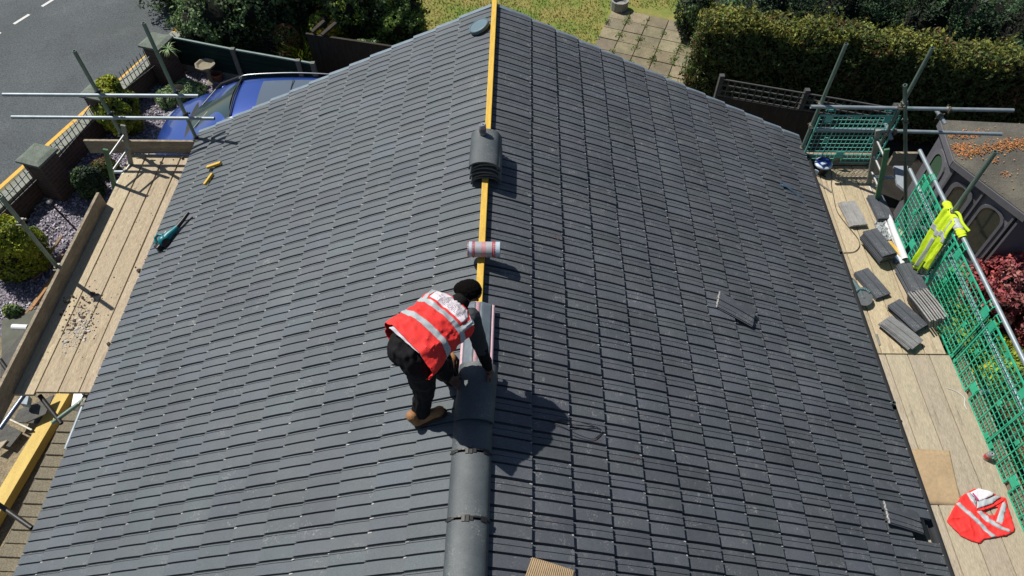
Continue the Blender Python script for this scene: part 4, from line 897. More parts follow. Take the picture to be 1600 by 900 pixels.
def over(y0, y1, ph, zt=3.56, hang=0.13, r=0.034):   # cloth carried over the rail and hanging a little outside
    def fn(u, v):
        y = y0+(y1-y0)*u; k = 1+0.35*math.sin(u*9+ph)+0.25*math.sin(u*21+ph*2)
        if v < 0.6: a = PI*(1-v/0.6); x = 4.885+(r+0.010*k)*math.cos(a)-0.004; z = 3.512+(r+0.012*k)*math.sin(a)
        else: w = (v-0.6)/0.4; x = 4.885+r+0.012*k+0.02*w; z = 3.512-w*hang*(0.7+0.3*math.sin(u*7+ph))
        return (x, y+0.01*math.sin(v*9+ph), z)
    return fn
MB().grid(over(5.86,5.60,0.3), 26, 24).build('shoulder_folds', M_yel, yv, smooth=True, solid=0.005)
MB().grid(over(5.60,5.44,1.7,hang=0.06,r=0.042), 18, 24).build('shoulder_folds', M_ref, yv, smooth=True, solid=0.005)
MB().grid(over(5.46,5.34,2.9,hang=0.10,r=0.038), 18, 24).build('shoulder_folds', M_yel, yv, smooth=True, solid=0.005)
MB().tube(curve([(4.87,5.72,3.57),(4.90,5.62,3.60),(4.90,5.50,3.585),(4.95,5.40,3.56)]),[0.016]*19,n=8).build('collar_roll', M_yel, yv, smooth=True)

# ================================================================ LEFT DECK RUBBLE AND GROUND THINGS
M_rub = mat('rubble', (0.10,0.075,0.055), 0.95, var=0.5, vscale=30); M_plas = mat('plaster_crumb', (0.55,0.53,0.48), 0.9, var=0.2)
def crumbs(name, n, cx, cy, sx, sy, s0, s1, m, label, seed, rot=0.0):
    r = random.Random(seed); mb = MB()
    for _ in range(n):
        a, b_ = r.gauss(0,sx), r.gauss(0,sy); x = cx+a*math.cos(rot)-b_*math.sin(rot); y = cy+a*math.sin(rot)+b_*math.cos(rot)
        if not (-5.48 < x < -4.60 and 3.85 < y < 7.5): continue
        s = r.uniform(s0,s1)*(1 if r.random() < .8 else 1.8); o0 = len(mb.v); mb.sphere((x,y,DZ+s*0.35), (s*r.uniform(.7,1.5),s*r.uniform(.6,1.2),s*r.uniform(.3,.7)), nu=6, nv=4, M=Matrix.Rotation(r.uniform(0,6),3,'Z'))
        for i in range(o0, len(mb.v)): v = mb.v[i]; k = s*0.3; mb.v[i] = (v[0]+r.uniform(-k,k), v[1]+r.uniform(-k,k), v[2]+r.uniform(-k,k)*.5)
    return tag(mb.build(name, m), label, 'rubble', kind='stuff')
crumbs('rubble', 190, -5.14, 4.80, 0.11, 0.19, 0.003, 0.012, M_rub, 'brown rubble crumbs strewn over the left deck', 1, 0.3)
crumbs('plaster_crumbs', 190, -5.10, 4.60, 0.08, 0.15, 0.003, 0.010, M_plas, 'white plaster crumbs and dust on the left deck', 2)
crumbs('deck_litter', 70, -5.0, 5.9, 0.25, 1.0, 0.002, 0.007, M_rub, 'tiny scattered debris along the left deck', 5)
for k,(P,s,lab) in enumerate((((-5.117, 5.129, 2.610),0.032,'open brown tile fragment near the pole shadow on the left deck'),((-5.372, 5.011, 2.610),0.026,'dark lump of mortar at the foot of the long toe board'),((-5.348, 5.088, 2.610),0.020,'small brown lump beside the toe board shadow'),((-4.680, 5.489, 2.610),0.030,'ragged grey lump against the roof edge'),((-4.669, 4.414, 2.610),0.028,'short brown stub lying against the roof edge'),((-5.005, 7.417, 2.610),0.022,'dark shard near the far end of the left deck'),((-4.737, 7.511, 2.610),0.024,'dark shard beside the roof at the far left corner'))):
    mb = MB(); mb.sphere((P[0],P[1],P[2]+s*0.3),(s,s*0.7,s*0.5),nu=8,nv=6,M=Matrix.Rotation(k*1.3,3,'Z')); r = random.Random(k)
    mb.v = [(v[0]+r.uniform(-1,1)*s*.22,v[1]+r.uniform(-1,1)*s*.22,v[2]+r.uniform(-1,1)*s*.2) for v in mb.v]
    tag(mb.build('rubble_lump', M_rub), lab, 'rubble')
# yellow beam, laths, slates, old tiles down at ground level, left
def block(p, q_, w, h, m, name, label, cat, z=0.0, group=None, bev=0.004):
    a, b_ = Vector(p), Vector(q_); a.z = b_.z = z+h/2; mb = MB(); mb.beam(a, b_, w, h); return tag(mb.build(name, m, bevel=bev), label, cat, group)
M_yb = mat('yellow_beam', (0.60,0.44,0.12), 0.75, col2=(0.52,0.37,0.10), vscale=3, stretch=(6,1,6), grain=(30,0.15), stain=(0.28,0.17,0.05), stain_scale=4, stain_lo=0.66, stain_hi=0.72)
block((-6.642, 5.256, 0.200),(-6.991, 2.593, 0.200),0.19,0.15,M_yb,'timber_beam','long yellow timber beam lying beside the house at the lower left','timber beam',0.06)
block((-6.718, 5.255, 0.200),(-6.733, 4.916, 0.200),0.10,0.06,M_yb,'timber_offcut','short yellow timber piece under the near end of the left deck','timber offcut',0.1)
M_oldt = mat('old_brown_tile', (0.21,0.18,0.12), 0.9, col2=(0.125,0.11,0.08), vscale=6, grain=(60,0.35), bump=0.6, bscale=60, stain=(0.20,0.18,0.10), stain_scale=5)
A = Vector((-6.200, 4.447, 0.420)); B = Vector((-6.250, 2.426, 0.420)); dv = (B-A).normalized(); nv = Vector((-dv.y,dv.x,0)); L = (B-A).length; n = 14
for i in range(n):
    c = A+dv*(L*(i-1)/12.0)+nv*0.05; mb = MB(); R = Matrix((nv,dv,up)).transposed() @ Matrix.Rotation(math.radians(11),3,'X')
    mb.box((c.x,c.y,0.42+0.006*(i%2)), (0.40,L/12*1.04,0.045), M=R)
    tag(mb.build('old_roof_tile', M_oldt, bevel=0.006), 'old brown roof tile in the row laid beside the left eave', 'roof tile', 'old brown tiles in a row beside the left eave')
block((A.x-0.1,A.y,0),(B.x-0.1,B.y,0),0.26,0.32,mat('dark_wood',(0.09,0.075,0.06),0.9,var=0.3),'timber_bearer','dark bearer under the row of old brown tiles','timber beam',0.02) 
M_sl = mat('slate_piece', (0.085,0.083,0.075), 0.8, col2=(0.055,0.055,0.05), vscale=7, grain=(50,0.25), bump=0.4)
def slab(pts, th, m, name, label, cat, z):
    mb = MB(); mb.prism([(p[0],p[1]) for p in pts], z, z+th); return tag(mb.build(name, m, bevel=0.003), label, cat)
slab(((-7.031, 4.912, 0.200),(-6.811, 4.832, 0.200),(-6.829, 4.608, 0.200),(-7.203, 4.624, 0.200),(-7.199, 4.827, 0.200))[::-1],0.03,M_sl,'slate','dark slate under the near end of the left deck','slate',0.18)
slab(((-7.382, 4.652, 0.100),(-7.064, 4.515, 0.100),(-7.134, 4.278, 0.100),(-7.440, 4.372, 0.100))[::-1],0.03,M_sl,'slate','dark slate sheet left of the yellow beam','slate',0.1)
slab(((-7.291, 4.335, 0.140),(-7.191, 4.375, 0.140),(-7.249, 4.200, 0.140),(-7.374, 4.237, 0.140))[::-1],0.02,M_boardg,'board_offcut','pale board offcut at the left edge below the deck','board',0.14)
slab(((-6.983, 4.838, 0.300),(-6.710, 5.008, 0.300),(-6.705, 4.700, 0.300),(-6.936, 4.556, 0.300))[::-1],0.02,M_sl,'felt_sheet','black sheet hanging below the deck end','felt sheet',0.3)
slab(((-7.027, 4.872, 0.500),(-6.927, 4.894, 0.500),(-6.894, 4.752, 0.500),(-7.010, 4.771, 0.500))[::-1],0.1,mat('pale_blue_block',(0.34,0.42,0.47),0.8,var=0.25,vscale=25),'foam_block','pale blue foam block under the deck end','foam block',0.4)
slab(((-5.850, 4.577, 1.200),(-5.715, 4.579, 1.200),(-5.720, 4.372, 1.200),(-5.810, 4.390, 1.200))[::-1],0.15,M_wr,'white_sack','white sack seen under the near end of the left deck','sack',1.0)
strip((-7.241, 4.648, 0.250),(-6.842, 4.484, 0.250),0.025,0.02,M_coup,'metal_angle','bent grey metal angle lying across the dark slates','metal strip')
for i,(p,q_) in enumerate((((-7.717, 8.082, 0.100),(-7.945, 6.612, 0.100)),((-7.725, 7.966, 0.150),(-7.876, 6.806, 0.150)),((-8.096, 7.265, 0.200),(-7.786, 7.822, 0.200)),((-7.536, 7.825, 0.200),(-7.688, 6.619, 0.200)),((-7.930, 8.198, 0.100),(-8.034, 7.372, 0.100)),((-7.490, 7.883, 0.250),(-7.789, 6.582, 0.250)),((-7.484, 8.203, 0.100),(-7.657, 6.846, 0.100)),((-7.514, 7.867, 0.050),(-7.728, 6.625, 0.050)))):
    block(p,q_,0.045,0.025,mat('orange_lath' if i%2 else 'brown_lath',(0.42,0.22,0.09) if i%2 else (0.26,0.17,0.10),0.85,var=0.3,vscale=9),'timber_lath',['outermost brown','orange','short brown crossing','orange crossing','far brown','inner orange','long brown','short orange end'][i]+' lath in the heap beyond the long toe board','lath',0.04+0.028*i,'heap of old laths beyond the toe board')
slab(((-7.777, 6.316, 0.100),(-7.434, 6.223, 0.100),(-7.458, 5.637, 0.100),(-7.797, 5.409, 0.100),(-7.948, 5.745, 0.100))[::-1],0.04,M_sl,'paving_slab','grey slab beyond the near end of the long toe board','slab',0.06)
slab(((-8.280, 6.483, 0.100),(-7.864, 6.715, 0.100),(-7.529, 6.405, 0.100),(-7.872, 5.576, 0.100))[::-1],0.03,mat('green_grey_slab',(0.12,0.125,0.10),0.9,var=0.3,vscale=5),'felt_sheet','grey-green felt sheet on the gravel beyond the toe board','felt sheet',0.03)

# ================================================================ THE ROOFER
per = thing('person', (-0.66,2.60,4.60), 'person in a red hi-vis vest and black trousers bending over to set a ridge tile', 'person')
def V(*a): return Vector(a)
def cap(mb, pts, rs, n=12):
    """tapered limb: tube through pts with round ends"""
    pts = [Vector(p) for p in pts]; mb.tube(curve(pts,5), list(np.interp(np.linspace(0,len(pts)-1,(len(pts)-1)*5+1), range(len(pts)), rs)), n=n)
    for p, r in ((pts[0],rs[0]),(pts[-1],rs[-1])): mb.sphere(p, r*0.99, nu=n, nv=8)
head = V(*(-0.338, 2.987, 5.560)); neck = V(*(-0.394, 2.928, 5.520)); shR = V(*(-0.330, 2.835, 5.470)); shL = V(*(-0.561, 2.932, 5.520)); 
pel = V(*(-0.704, 2.550, 5.520)); hipR = V(*(-0.656, 2.496, 5.410)); hipL = V(*(-0.762, 2.611, 5.400)); chest = (shR+shL)/2*0.7+pel*0.3+V(0,0,-0.02)
kneeR = V(*(-0.668, 2.521, 5.050)); ankR = V(*(-0.708, 2.493, 4.720)); kneeL = V(*(-0.574, 2.706, 5.050)); ankL = V(*(-0.508, 2.748, 4.780))
elR = V(*(-0.270, 2.789, 5.140)); haR = V(*(-0.211, 2.742, 4.890)); elL = V(*(-0.550, 2.811, 5.100)); haL = V(*(-0.497, 2.690, 4.880))
def wrinkle(me, amp, f, dirv=None, seed=0.0):
    n = len(me.vertices); co = np.empty(n*3); no = np.empty(n*3); me.vertices.foreach_get('co', co); me.vertices.foreach_get('normal', no)
    co = co.reshape(-1,3); no = no.reshape(-1,3)
    for i in range(n):
        p = Vector(co[i])*f+Vector((seed,seed,seed)); co[i] += no[i]*(amp*noise.noise(p)+amp*0.6*noise.noise(Vector((p.x*2.6,p.y*2.6,p.z*0.9))))
    me.vertices.foreach_set('co', co.ravel()); me.update()
sk = mat('skin_brown', (0.13,0.062,0.035), 0.55, var=0.15, vscale=20)
bm = MB()
cap(bm, [pel+V(0,0,-0.01),(pel+chest)/2,chest+V(0,0,-0.01),(shR+shL)/2+V(0,0,-0.02)], [0.100,0.098,0.110,0.075]); cap(bm, [shR,(shR+shL)/2+V(0,0,-0.02),shL],[0.048,0.060,0.048])
cap(bm, [(shR+shL)/2+V(0,0,0.02),neck,head+V(-0.02,-0.02,-0.02)],[0.05,0.045,0.048]); cap(bm,[hipR,pel+V(0,0,-0.02),hipL],[0.080,0.088,0.080])
cap(bm,[shR,(shR+elR)/2,elR],[0.052,0.046,0.037]); cap(bm,[elR,(elR+haR)/2,haR],[0.037,0.034,0.024]); cap(bm,[shL,(shL+elL)/2,elL],[0.052,0.046,0.037]); cap(bm,[elL,(elL+haL)/2,haL],[0.037,0.034,0.024])
cap(bm,[hipR,(hipR+kneeR)/2,kneeR,(kneeR+ankR)/2,ankR],[0.085,0.075,0.055,0.052,0.036]); cap(bm,[hipL,(hipL+kneeL)/2,kneeL,(kneeL+ankL)/2,ankL],[0.085,0.075,0.055,0.052,0.036])
# head: looking down at the ridge, face towards +X and down
hd = V(0.55,-0.28,-0.62).normalized(); hs = V(-0.45,-0.9,0.0); hs = (hs-hd*hs.dot(hd)).normalized(); hu = hs.cross(hd).normalized()
if hu.z < 0: hu = -hu; hs = -hs
HM = Matrix((hd,hs,hu)).transposed()
bm.sphere(head, (0.078,0.063,0.092), M=HM, nu=18, nv=14); bm.sphere(head+HM@V(0.025,0,-0.047), (0.053,0.046,0.051), M=HM)
bm.sphere(head+HM@V(0.083,0,-0.013), (0.015,0.010,0.018), M=HM, nu=8, nv=6)      # nose
for s in (-1,1): bm.sphere(head+HM@V(-0.003,s*0.067,-0.012), (0.016,0.010,0.025), M=HM, nu=10, nv=8); bm.sphere(head+HM@V(0.064,s*0.026,0.010), (0.010,0.012,0.008), M=HM, nu=8, nv=6)
bm.sphere(head+HM@V(0.074,0,-0.047), (0.009,0.018,0.006), M=HM, nu=8, nv=6)
# hands: palm, four fingers of different length and a thumb, closed on the edges of the held tile
def hand(W, d, palm_n, side, spread=0.013, curl=1.0):
    """W wrist, d direction of the fingers, palm_n the way the palm faces"""
    d = d.normalized(); palm_n = (palm_n-d*palm_n.dot(d)).normalized(); s = d.cross(palm_n).normalized()*side
    for k in range(4): o = (k-1.5)*0.0165; cap(bm, [W+s*o*0.6, W+d*0.065+s*o],[0.014,0.012], n=8)
    for k, L in enumerate((0.064,0.072,0.066,0.052)):
        o = (k-1.5)*0.0185; p0 = W+d*0.068+s*o; p1 = p0+(d*1.0+palm_n*0.25*curl)*L*0.42; p2 = p1+(d*0.6+palm_n*0.8*curl)*L*0.33; p3 = p2+(d*0.2+palm_n*1.0*curl)*L*0.28
        bm.tube([p0,p1,p2,p3],[0.0088,0.0083,0.0078,0.0068],n=8)
        for p, r in ((p1,0.0083),(p2,0.0078),(p3,0.0068)): bm.sphere(p, r, nu=8, nv=6)
    t0 = W+d*0.018-s*0.022; t1 = t0+(d*0.5-s*0.75+palm_n*0.15)*0.036; t2 = t1+(d*0.85-s*0.25+palm_n*0.35)*0.030
    bm.tube([t0,t1,t2],[0.0115,0.0100,0.0082],n=8); bm.sphere(t2,0.0082,nu=8,nv=6); bm.sphere(t1,0.0100,nu=8,nv=6)
hand(haR, V(0.10,-0.50,-0.28), V(-0.9,-0.1,-0.35), 1); hand(haL, V(0.62,-0.45,-0.12), V(0.15,0.1,-1.0), -1, curl=0.6)
place_mesh(remesh(bm, 0.0046, 2), 'body', sk, per)
# hair cap
hm_ = MB(); hm_.sphere(head+HM@V(-0.012,0,0.008), (0.079,0.0685,0.096), M=HM, nu=28, nv=20)
hm_.sphere(head+HM@V(-0.026,0,-0.030), (0.066,0.066,0.072), M=HM, nu=20, nv=14); hm_.sphere(head+HM@V(-0.046,0,-0.072), (0.042,0.048,0.046), M=HM, nu=16, nv=12)
me = remesh(hm_, 0.005, 2); M_hair = mat('black_hair', (0.004,0.0035,0.003), 0.9, var=0.4, vscale=60, bump=1.0, bscale=260, spec=0.1)
wrinkle(me, 0.004, 70)
place_mesh(me, 'hair', M_hair, per)
# ---- clothes
M_tr = mat('black_trousers', (0.011,0.010,0.012), 0.85, spec=0.2, col2=(0.006,0.006,0.007), vscale=10, bump=0.4, bscale=60)
M_sh = mat('black_shirt', (0.007,0.007,0.008), 0.85, spec=0.2, var=0.3, vscale=14, bump=0.3); M_sl = mat('grey_sleeve', (0.026,0.032,0.037), 0.8, var=0.2, vscale=14)
t = MB(); waist = pel+(chest-pel).normalized()*0.06
cap(t,[hipR,pel+V(-0.01,0,0),hipL],[0.124,0.138,0.124]); t.sphere(pel+V(-0.035,0.02,-0.02),(0.125,0.145,0.125)); t.sphere(waist,(0.12,0.15,0.115))
cap(t,[hipR,(hipR+kneeR)/2+V(0,0,0),kneeR,(kneeR+ankR)/2,ankR+V(0,0,0.015)],[0.110,0.098,0.082,0.076,0.066]); cap(t,[hipL,(hipL+kneeL)/2,kneeL,(kneeL+ankL)/2,ankL+V(0,0,0.02)],[0.108,0.096,0.078,0.070,0.060])
me = remesh(t, 0.007, 3); wrinkle(me, 0.014, 12); place_mesh(me, 'trousers', M_tr, per)
# pocket seams and belt line read as a light strip of shirt hem between vest and trousers
hem = MB(); hc = pel+V(0.0,0,0.075)
t = MB(); cap(t,[shR,(shR+elR)/2,elR],[0.068,0.060,0.052]); cap(t,[shL,(shL+elL)/2,elL],[0.068,0.060,0.052]); me = remesh(t,0.006,2); wrinkle(me,0.006,18); place_mesh(me,'short_sleeves',M_sl,per)
t = MB(); cap(t,[shR+(elR-shR)*0.45,elR,(elR+haR)/2,haR+(elR-haR)*0.22],[0.050,0.048,0.044,0.032]); cap(t,[shL+(elL-shL)*0.45,elL,(elL+haL)/2,haL+(elL-haL)*0.22],[0.050,0.048,0.044,0.032]); me = remesh(t,0.006,2); wrinkle(me,0.006,20); place_mesh(me,'long_sleeves',M_sh,per)
t = MB(); cap(t,[(shR+shL)/2+V(0,0,0.02),neck+V(-0.01,0,0)],[0.072,0.066]); place_mesh(remesh(t,0.006,2),'shirt_collar',M_sh,per)
# vest: wide boxy shape from the pelvis to the shoulders
ax = ((shR+shL)/2-pel).normalized(); rt = (shR-shL); rt = (rt-ax*rt.dot(ax)).normalized(); bk = rt.cross(ax).normalized()
if bk.z < 0: bk = -bk
VL = ((shR+shL)/2-pel).length
def vp(s, a, r):   # s: 0 hem .. 1 collar; a: angle around (0 = right flank, 90deg = back)
    hwid = np.interp(s,[-0.2,0.0,0.3,0.55,0.8,0.93,1.05],[0.240,0.230,0.205,0.195,0.205,0.205,0.12])
    dep = np.interp(s,[-0.2,0.0,0.3,0.6,0.85,1.05],[0.150,0.150,0.142,0.132,0.115,0.085])*(1.0 if math.sin(a) > 0 else 0.85+0.15*s)
    ca, sa = math.cos(a), math.sin(a); ca = math.copysign(abs(ca)**0.8, ca); sa = math.copysign(abs(sa)**0.9, sa)
    wr = 0.008*(1-2*abs(noise.noise(Vector((s*4+ca*3,ca*5-s*3,sa*5)))))**3+0.010*noise.noise(Vector((s*5,ca*4,sa*4)))+0.013*noise.noise(Vector((s*3+7,a*3.1,2)))*(1-s*0.6)+0.010*math.sin(a*7+s*5)*max(0,0.55-s)
    hc2 = pel+ax*(VL*s)+bk*(0.005-0.02*max(0,s-0.8)*3)
    return hc2+rt*(ca*(hwid+wr+r))+bk*(sa*(dep+wr+r))
def vgrid(s0, s1, a0, a1, nu, nv, r=0.0, hemdip=True):
    def fn(u, v):
        a = a0+(a1-a0)*u; s = s0+(s1-s0)*v
        if s0 < 0 : s = (s0-0.16*(0.5+0.5*math.cos(a-0.1))*(1-v)*0.9)+(s1-s0+0.0)*v if v < 1 else s1
        return tuple(vp(s,a,r))
    return MB().grid(fn, nu, nv)
vest = vgrid(-0.03,1.06,-PI,PI,96,70); vest.build('vest', M_red, per, smooth=True, solid=0.004)
vgrid(0.24,0.345,-PI,PI,96,8,0.0045).build('reflective_strip', M_ref, per, smooth=True, solid=0.003)
vgrid(0.60,0.70,-PI,PI,96,8,0.0045).build('reflective_strip', M_ref, per, smooth=True, solid=0.003)
def patch(s0,s1,a0,a1,r,name,m,nu=14,nv=14):
    return MB().grid(lambda u,v: tuple(vp(s0+(s1-s0)*v, a0+(a1-a0)*u, r)), nu, nv).build(name, m, per, smooth=True, solid=0.003)
patch(0.69,0.99,0.52,0.80,0.0045,'shoulder_strip',M_ref); patch(0.69,0.99,2.34,2.62,0.0045,'shoulder_strip',M_ref)
patch(0.745,1.03,0.92,2.22,0.005,'printed_panel',M_wlab,24,16)
# illegible print lines on the white panel
b = MB(); r_ = random.Random(7)
for k in range(7):
    s = 0.785+0.026*k; w0 = 1.12+r_.uniform(0,.15); w1 = 2.02-r_.uniform(0,.25)
    for j in range(9):
        a0 = w0+(w1-w0)*j/9; a1 = a0+(w1-w0)/9*r_.uniform(.5,.85)
        q4 = [vp(s,a0,0.0075),vp(s,a1,0.0075),vp(s+0.010,a1,0.0075),vp(s+0.010,a0,0.0075)]; b.add([tuple(x) for x in q4], [(0,1,2,3)], 0)
b.build('print', M_ink, per)
patch(-0.13,-0.05,0.55,2.2,-0.016,'shirt_hem',mat('white_hem',(0.55,0.57,0.62),0.8,var=0.1),30,5)
# boots
M_boot = mat('tan_boot', (0.33,0.16,0.06), 0.7, col2=(0.24,0.11,0.04), vscale=20, bump=0.4); M_sole = mat('boot_sole', (0.05,0.035,0.025), 0.8, var=0.3)
nL = roofM(-1)@V(0,0,1)
for P0_, P1_ in (((-0.740, 2.437, 4.593),(-0.464, 2.520, 4.724)),((-0.497, 2.723, 4.709),(-0.494, 2.996, 4.710))):
    a, b_ = Vector(P0_)+nL*0.04, Vector(P1_)+nL*0.04; d = (b_-a).normalized(); s = nL.cross(d); L = 0.26
    c = a+d*0.035; t = MB()
    t.sphere(c+nL*0.045,(0.048,0.040,0.045),M=Matrix((d,s,nL)).transposed()); cap(t,[c+nL*0.045,c+d*0.09+nL*0.045,c+d*0.165+nL*0.035],[0.042,0.042,0.038]); t.sphere(c+d*0.175+nL*0.032,(0.052,0.046,0.034),M=Matrix((d,s,nL)).transposed())
    cap(t,[c+nL*0.05,c+nL*0.115+V(0,0,0.01)],[0.044,0.046])
    bo = place_mesh(remesh(t,0.006,2),'boot',M_boot,per)
    so_ = MB(); pl = [(-0.045,-0.03),(-0.05,0),(-0.045,0.03),(0.0,0.038),(0.08,0.034),(0.14,0.046),(0.19,0.044),(0.222,0.02),(0.222,-0.02),(0.19,-0.044),(0.14,-0.046),(0.08,-0.034),(0.0,-0.038)]
    vs = [tuple(c+d*x+s*y+nL*h) for h in (-0.008,0.012) for x, y in pl]; k = len(pl)
    so_.add(vs, [tuple(range(k)),tuple(range(2*k-1,k-1,-1))]+[(i,k+i,k+(i+1)%k,(i+1)%k) for i in range(k)]); so_.build('sole', M_sole, bo, bevel=0.004)
# the ridge tile being set
ht = tag(ridge_tile_mb(0.455,0.146,0.104).build('ridge_tile', M_ridge, origin=(0,0,0), smooth=True), 'half-round ridge tile the roofer is holding over the yellow batten', 'ridge tile')
ht.location = (XR+0.015, 2.60, ZR+0.012); ht.rotation_euler = (math.radians(2.5), 0, math.radians(-2))

# ================================================================ FRONT WALL, RAILINGS, PILLARS
M_brk = brick('boundary_brick', (0.10,0.055,0.04), (0.07,0.042,0.035), (0.12,0.11,0.09))
M_cop = mat('coping_stone', (0.27,0.28,0.245), 0.9, col2=(0.18,0.20,0.165), vscale=6, grain=(60,0.2), bump=0.4, stain=(0.12,0.13,0.09), stain_scale=3)
M_capg = mat('pillar_cap', (0.15,0.175,0.15), 0.9, col2=(0.10,0.125,0.10), vscale=7, grain=(50,0.25), bump=0.4)
W0 = Vector((-7.729, 12.905, 0.500)); W1 = Vector((-8.758, 9.562, 0.500)); wd = (W0-W1); wd.z = 0; wl = wd.length; wd.normalize(); wn = Vector((-wd.y,wd.x,0)); W0.z = W1.z = 0
Wn = W1-wd*3.2; Wf = W0+wd*0.9
wall = thing('brick_wall', (W0.x,W0.y,0), 'low brick front wall with pillars beside the road', 'wall')
mb = MB(); mb.beam(Wn+Vector((0,0,0.23)), Wf+Vector((0,0,0.23)), 0.215, 0.46); mb.build('brickwork', M_brk, wall)
L = (Wf-Wn).length; n = int(L/0.6)
for i in range(n):
    a = Wn+wd*(L*i/n+0.004); b_ = Wn+wd*(L*(i+1)/n-0.004); mb = MB(); mb.beam(a+Vector((0,0,0.485)), b_+Vector((0,0,0.485)), 0.27, 0.05); mb.build('coping', M_cop, wall, bevel=0.006)
PP = [Vector((-7.409, 12.719, 1.020)), Vector((-8.044, 11.176, 0.980)), Vector((-8.448, 9.373, 0.980))]
for P in PP:
    z = P.z; a = math.atan2(wd.y,wd.x); mb = MB(); mb.box((P.x,P.y,(z-0.07)/2),(0.40,0.40,z-0.07),rz=a); mb.build('pillar', M_brk, wall)
    mb = MB(); v = [Vector((P.x,P.y,z-0.068+h))+Matrix.Rotation(a,3,'Z')@Vector((x*s,y*s,0)) for h, s in ((0,0.25),(0.045,0.25),(0.075,0.17)) for x,y in ((-1,-1),(1,-1),(1,1),(-1,1))]
    mb.add(v,[(3,2,1,0),(8,9,10,11)]+[(k*4+i,k*4+(i+1)%4,k*4+4+(i+1)%4,k*4+4+i) for k in (0,1) for i in range(4)]); mb.build('pillar_cap', M_capg, wall, bevel=0.006)
M_irn = mat('black_iron', (0.015,0.016,0.018), 0.5, var=0.2)
for (a, b_, lab) in ((PP[1],PP[0],'black iron railing on the wall between the two far pillars'),(PP[2],PP[1],'black iron railing on the wall between the middle and near pillars'),(PP[2]-wd*1.9,PP[2],'black iron railing on the wall at the left edge')):
    a = Vector((a.x,a.y,0))+wd*0.24; b_ = Vector((b_.x,b_.y,0))-wd*0.24; L = (b_-a).length; o = thing('railing', (a+b_)/2+Vector((0,0,0.51)), lab, 'railing', 'railings on the front wall')
    n = int(L/0.105); off = wn*0.04
    for i in range(n+1):
        p = a+wd*(L*i/n)+off; MB().tube([p+Vector((0,0,0.51)),p+Vector((0,0,0.84)),p+Vector((0,0,0.90))],[0.008,0.008,0.002],n=6).build('bar', M_irn, o)
    MB().beam(a+off+Vector((0,0,0.56)),b_+off+Vector((0,0,0.56)),0.012,0.025).build('rail', M_irn, o)
    MB().tube([a+(b_-a)*t+off+Vector((0,0,0.80-0.055*math.sin(PI*t))) for t in (0,.2,.4,.6,.8,1)],0.010,n=6).build('rail', mat('pale_rail',(0.20,0.22,0.24),0.5,var=0.2), o)
# road tidy: yellow line seen through the railings is on the road (setting)

# ================================================================ GREEN FENCE
M_gf = mat('green_fence_panel', (0.012,0.034,0.029), 0.85, spec=0.15, col2=(0.007,0.020,0.018), vscale=2, stretch=(1,1,8), bump=0.3, bscale=20)
M_gft = mat('fence_top_rail', (0.20,0.28,0.26), 0.5, var=0.2); M_fp = mat('concrete_post', (0.16,0.17,0.15), 0.9, var=0.25, vscale=8, bump=0.4)
FP = [Vector((-7.335, 13.113, 0.850)), Vector((-5.870, 12.680, 0.850)), Vector((-4.466, 12.306, 0.850)), Vector((-4.157, 12.225, 0.850))]
fn_ = thing('panel_fence', (FP[0].x,FP[0].y,0), 'dark green panelled fence with concrete posts behind the blue car', 'fence')
for i in range(3):
    a, b_ = FP[i].copy(), FP[i+1].copy(); d = (b_-a).normalized(); a.z = b_.z = 0
    mb = MB()
    for k in range(6):
        z = 0.20+0.102*k; mb.beam(a+Vector((0,0,z+0.05)), b_+Vector((0,0,z+0.05)), 0.020+0.004*(k%2), 0.096)
    mb.build('panel', M_gf, fn_); MB().beam(a+Vector((0,0,0.83)), b_+Vector((0,0,0.83)), 0.04, 0.03).build('top_rail', M_gft, fn_)
    MB().beam(a+Vector((0,0,0.10)), b_+Vector((0,0,0.10)), 0.05, 0.20).build('gravel_board', M_fp, fn_)
for p in FP[:4]: MB().box((p.x,p.y-0.03,0.44),(0.09,0.09,0.88)).build('post', M_fp, fn_, bevel=0.008)
# dark close-boarded fence
M_bf = mat('brown_fence_board', (0.040,0.032,0.024), 0.9, col2=(0.024,0.019,0.015), vscale=3, stretch=(8,8,1), bump=0.5, stain=(0.09,0.08,0.06), stain_scale=5)
A = Vector((-4.410, 13.004, 1.000)); B = Vector((-2.608, 12.580, 1.000)); bf = thing('board_fence', (A.x,A.y,0), 'dark brown close-boarded fence beyond the far left verge', 'fence')
A.z = B.z = 0; d = (B-A); L = d.length+1.6; d.normalize(); mb = MB(); n = int(L/0.12); nn = Vector((-d.y,d.x,0))
for i in range(n):
    p = A+d*(0.06+0.12*i); mb.box((p.x,p.y,0.49+0.006*math.sin(i*2.7)),(0.116,0.014+0.006*(i%2),0.98),rz=math.atan2(d.y,d.x))
mb.build('boards', M_bf, bf)
for z in (0.25,0.8): MB().beam(A+nn*0.04+Vector((0,0,z)),A+d*L+nn*0.04+Vector((0,0,z)),0.05,0.07).build('rail',M_bf,bf)
MB().beam(A+Vector((0,0,0.995)),A+d*L+Vector((0,0,0.995)),0.05,0.02).build('capping',M_bf,bf)
for (q0,q1,lab) in (((-4.262, 12.974, 1.050),(-4.033, 13.206, 1.150),'left dark timber arm leaning behind the brown fence'),((-4.047, 12.864, 1.050),(-3.787, 13.140, 1.150),'right dark timber arm leaning behind the brown fence')):
    mb = MB(); mb.beam(q0, q1, 0.08, 0.05); tag(mb.build('wooden_batten', M_bf), lab, 'timber arm')
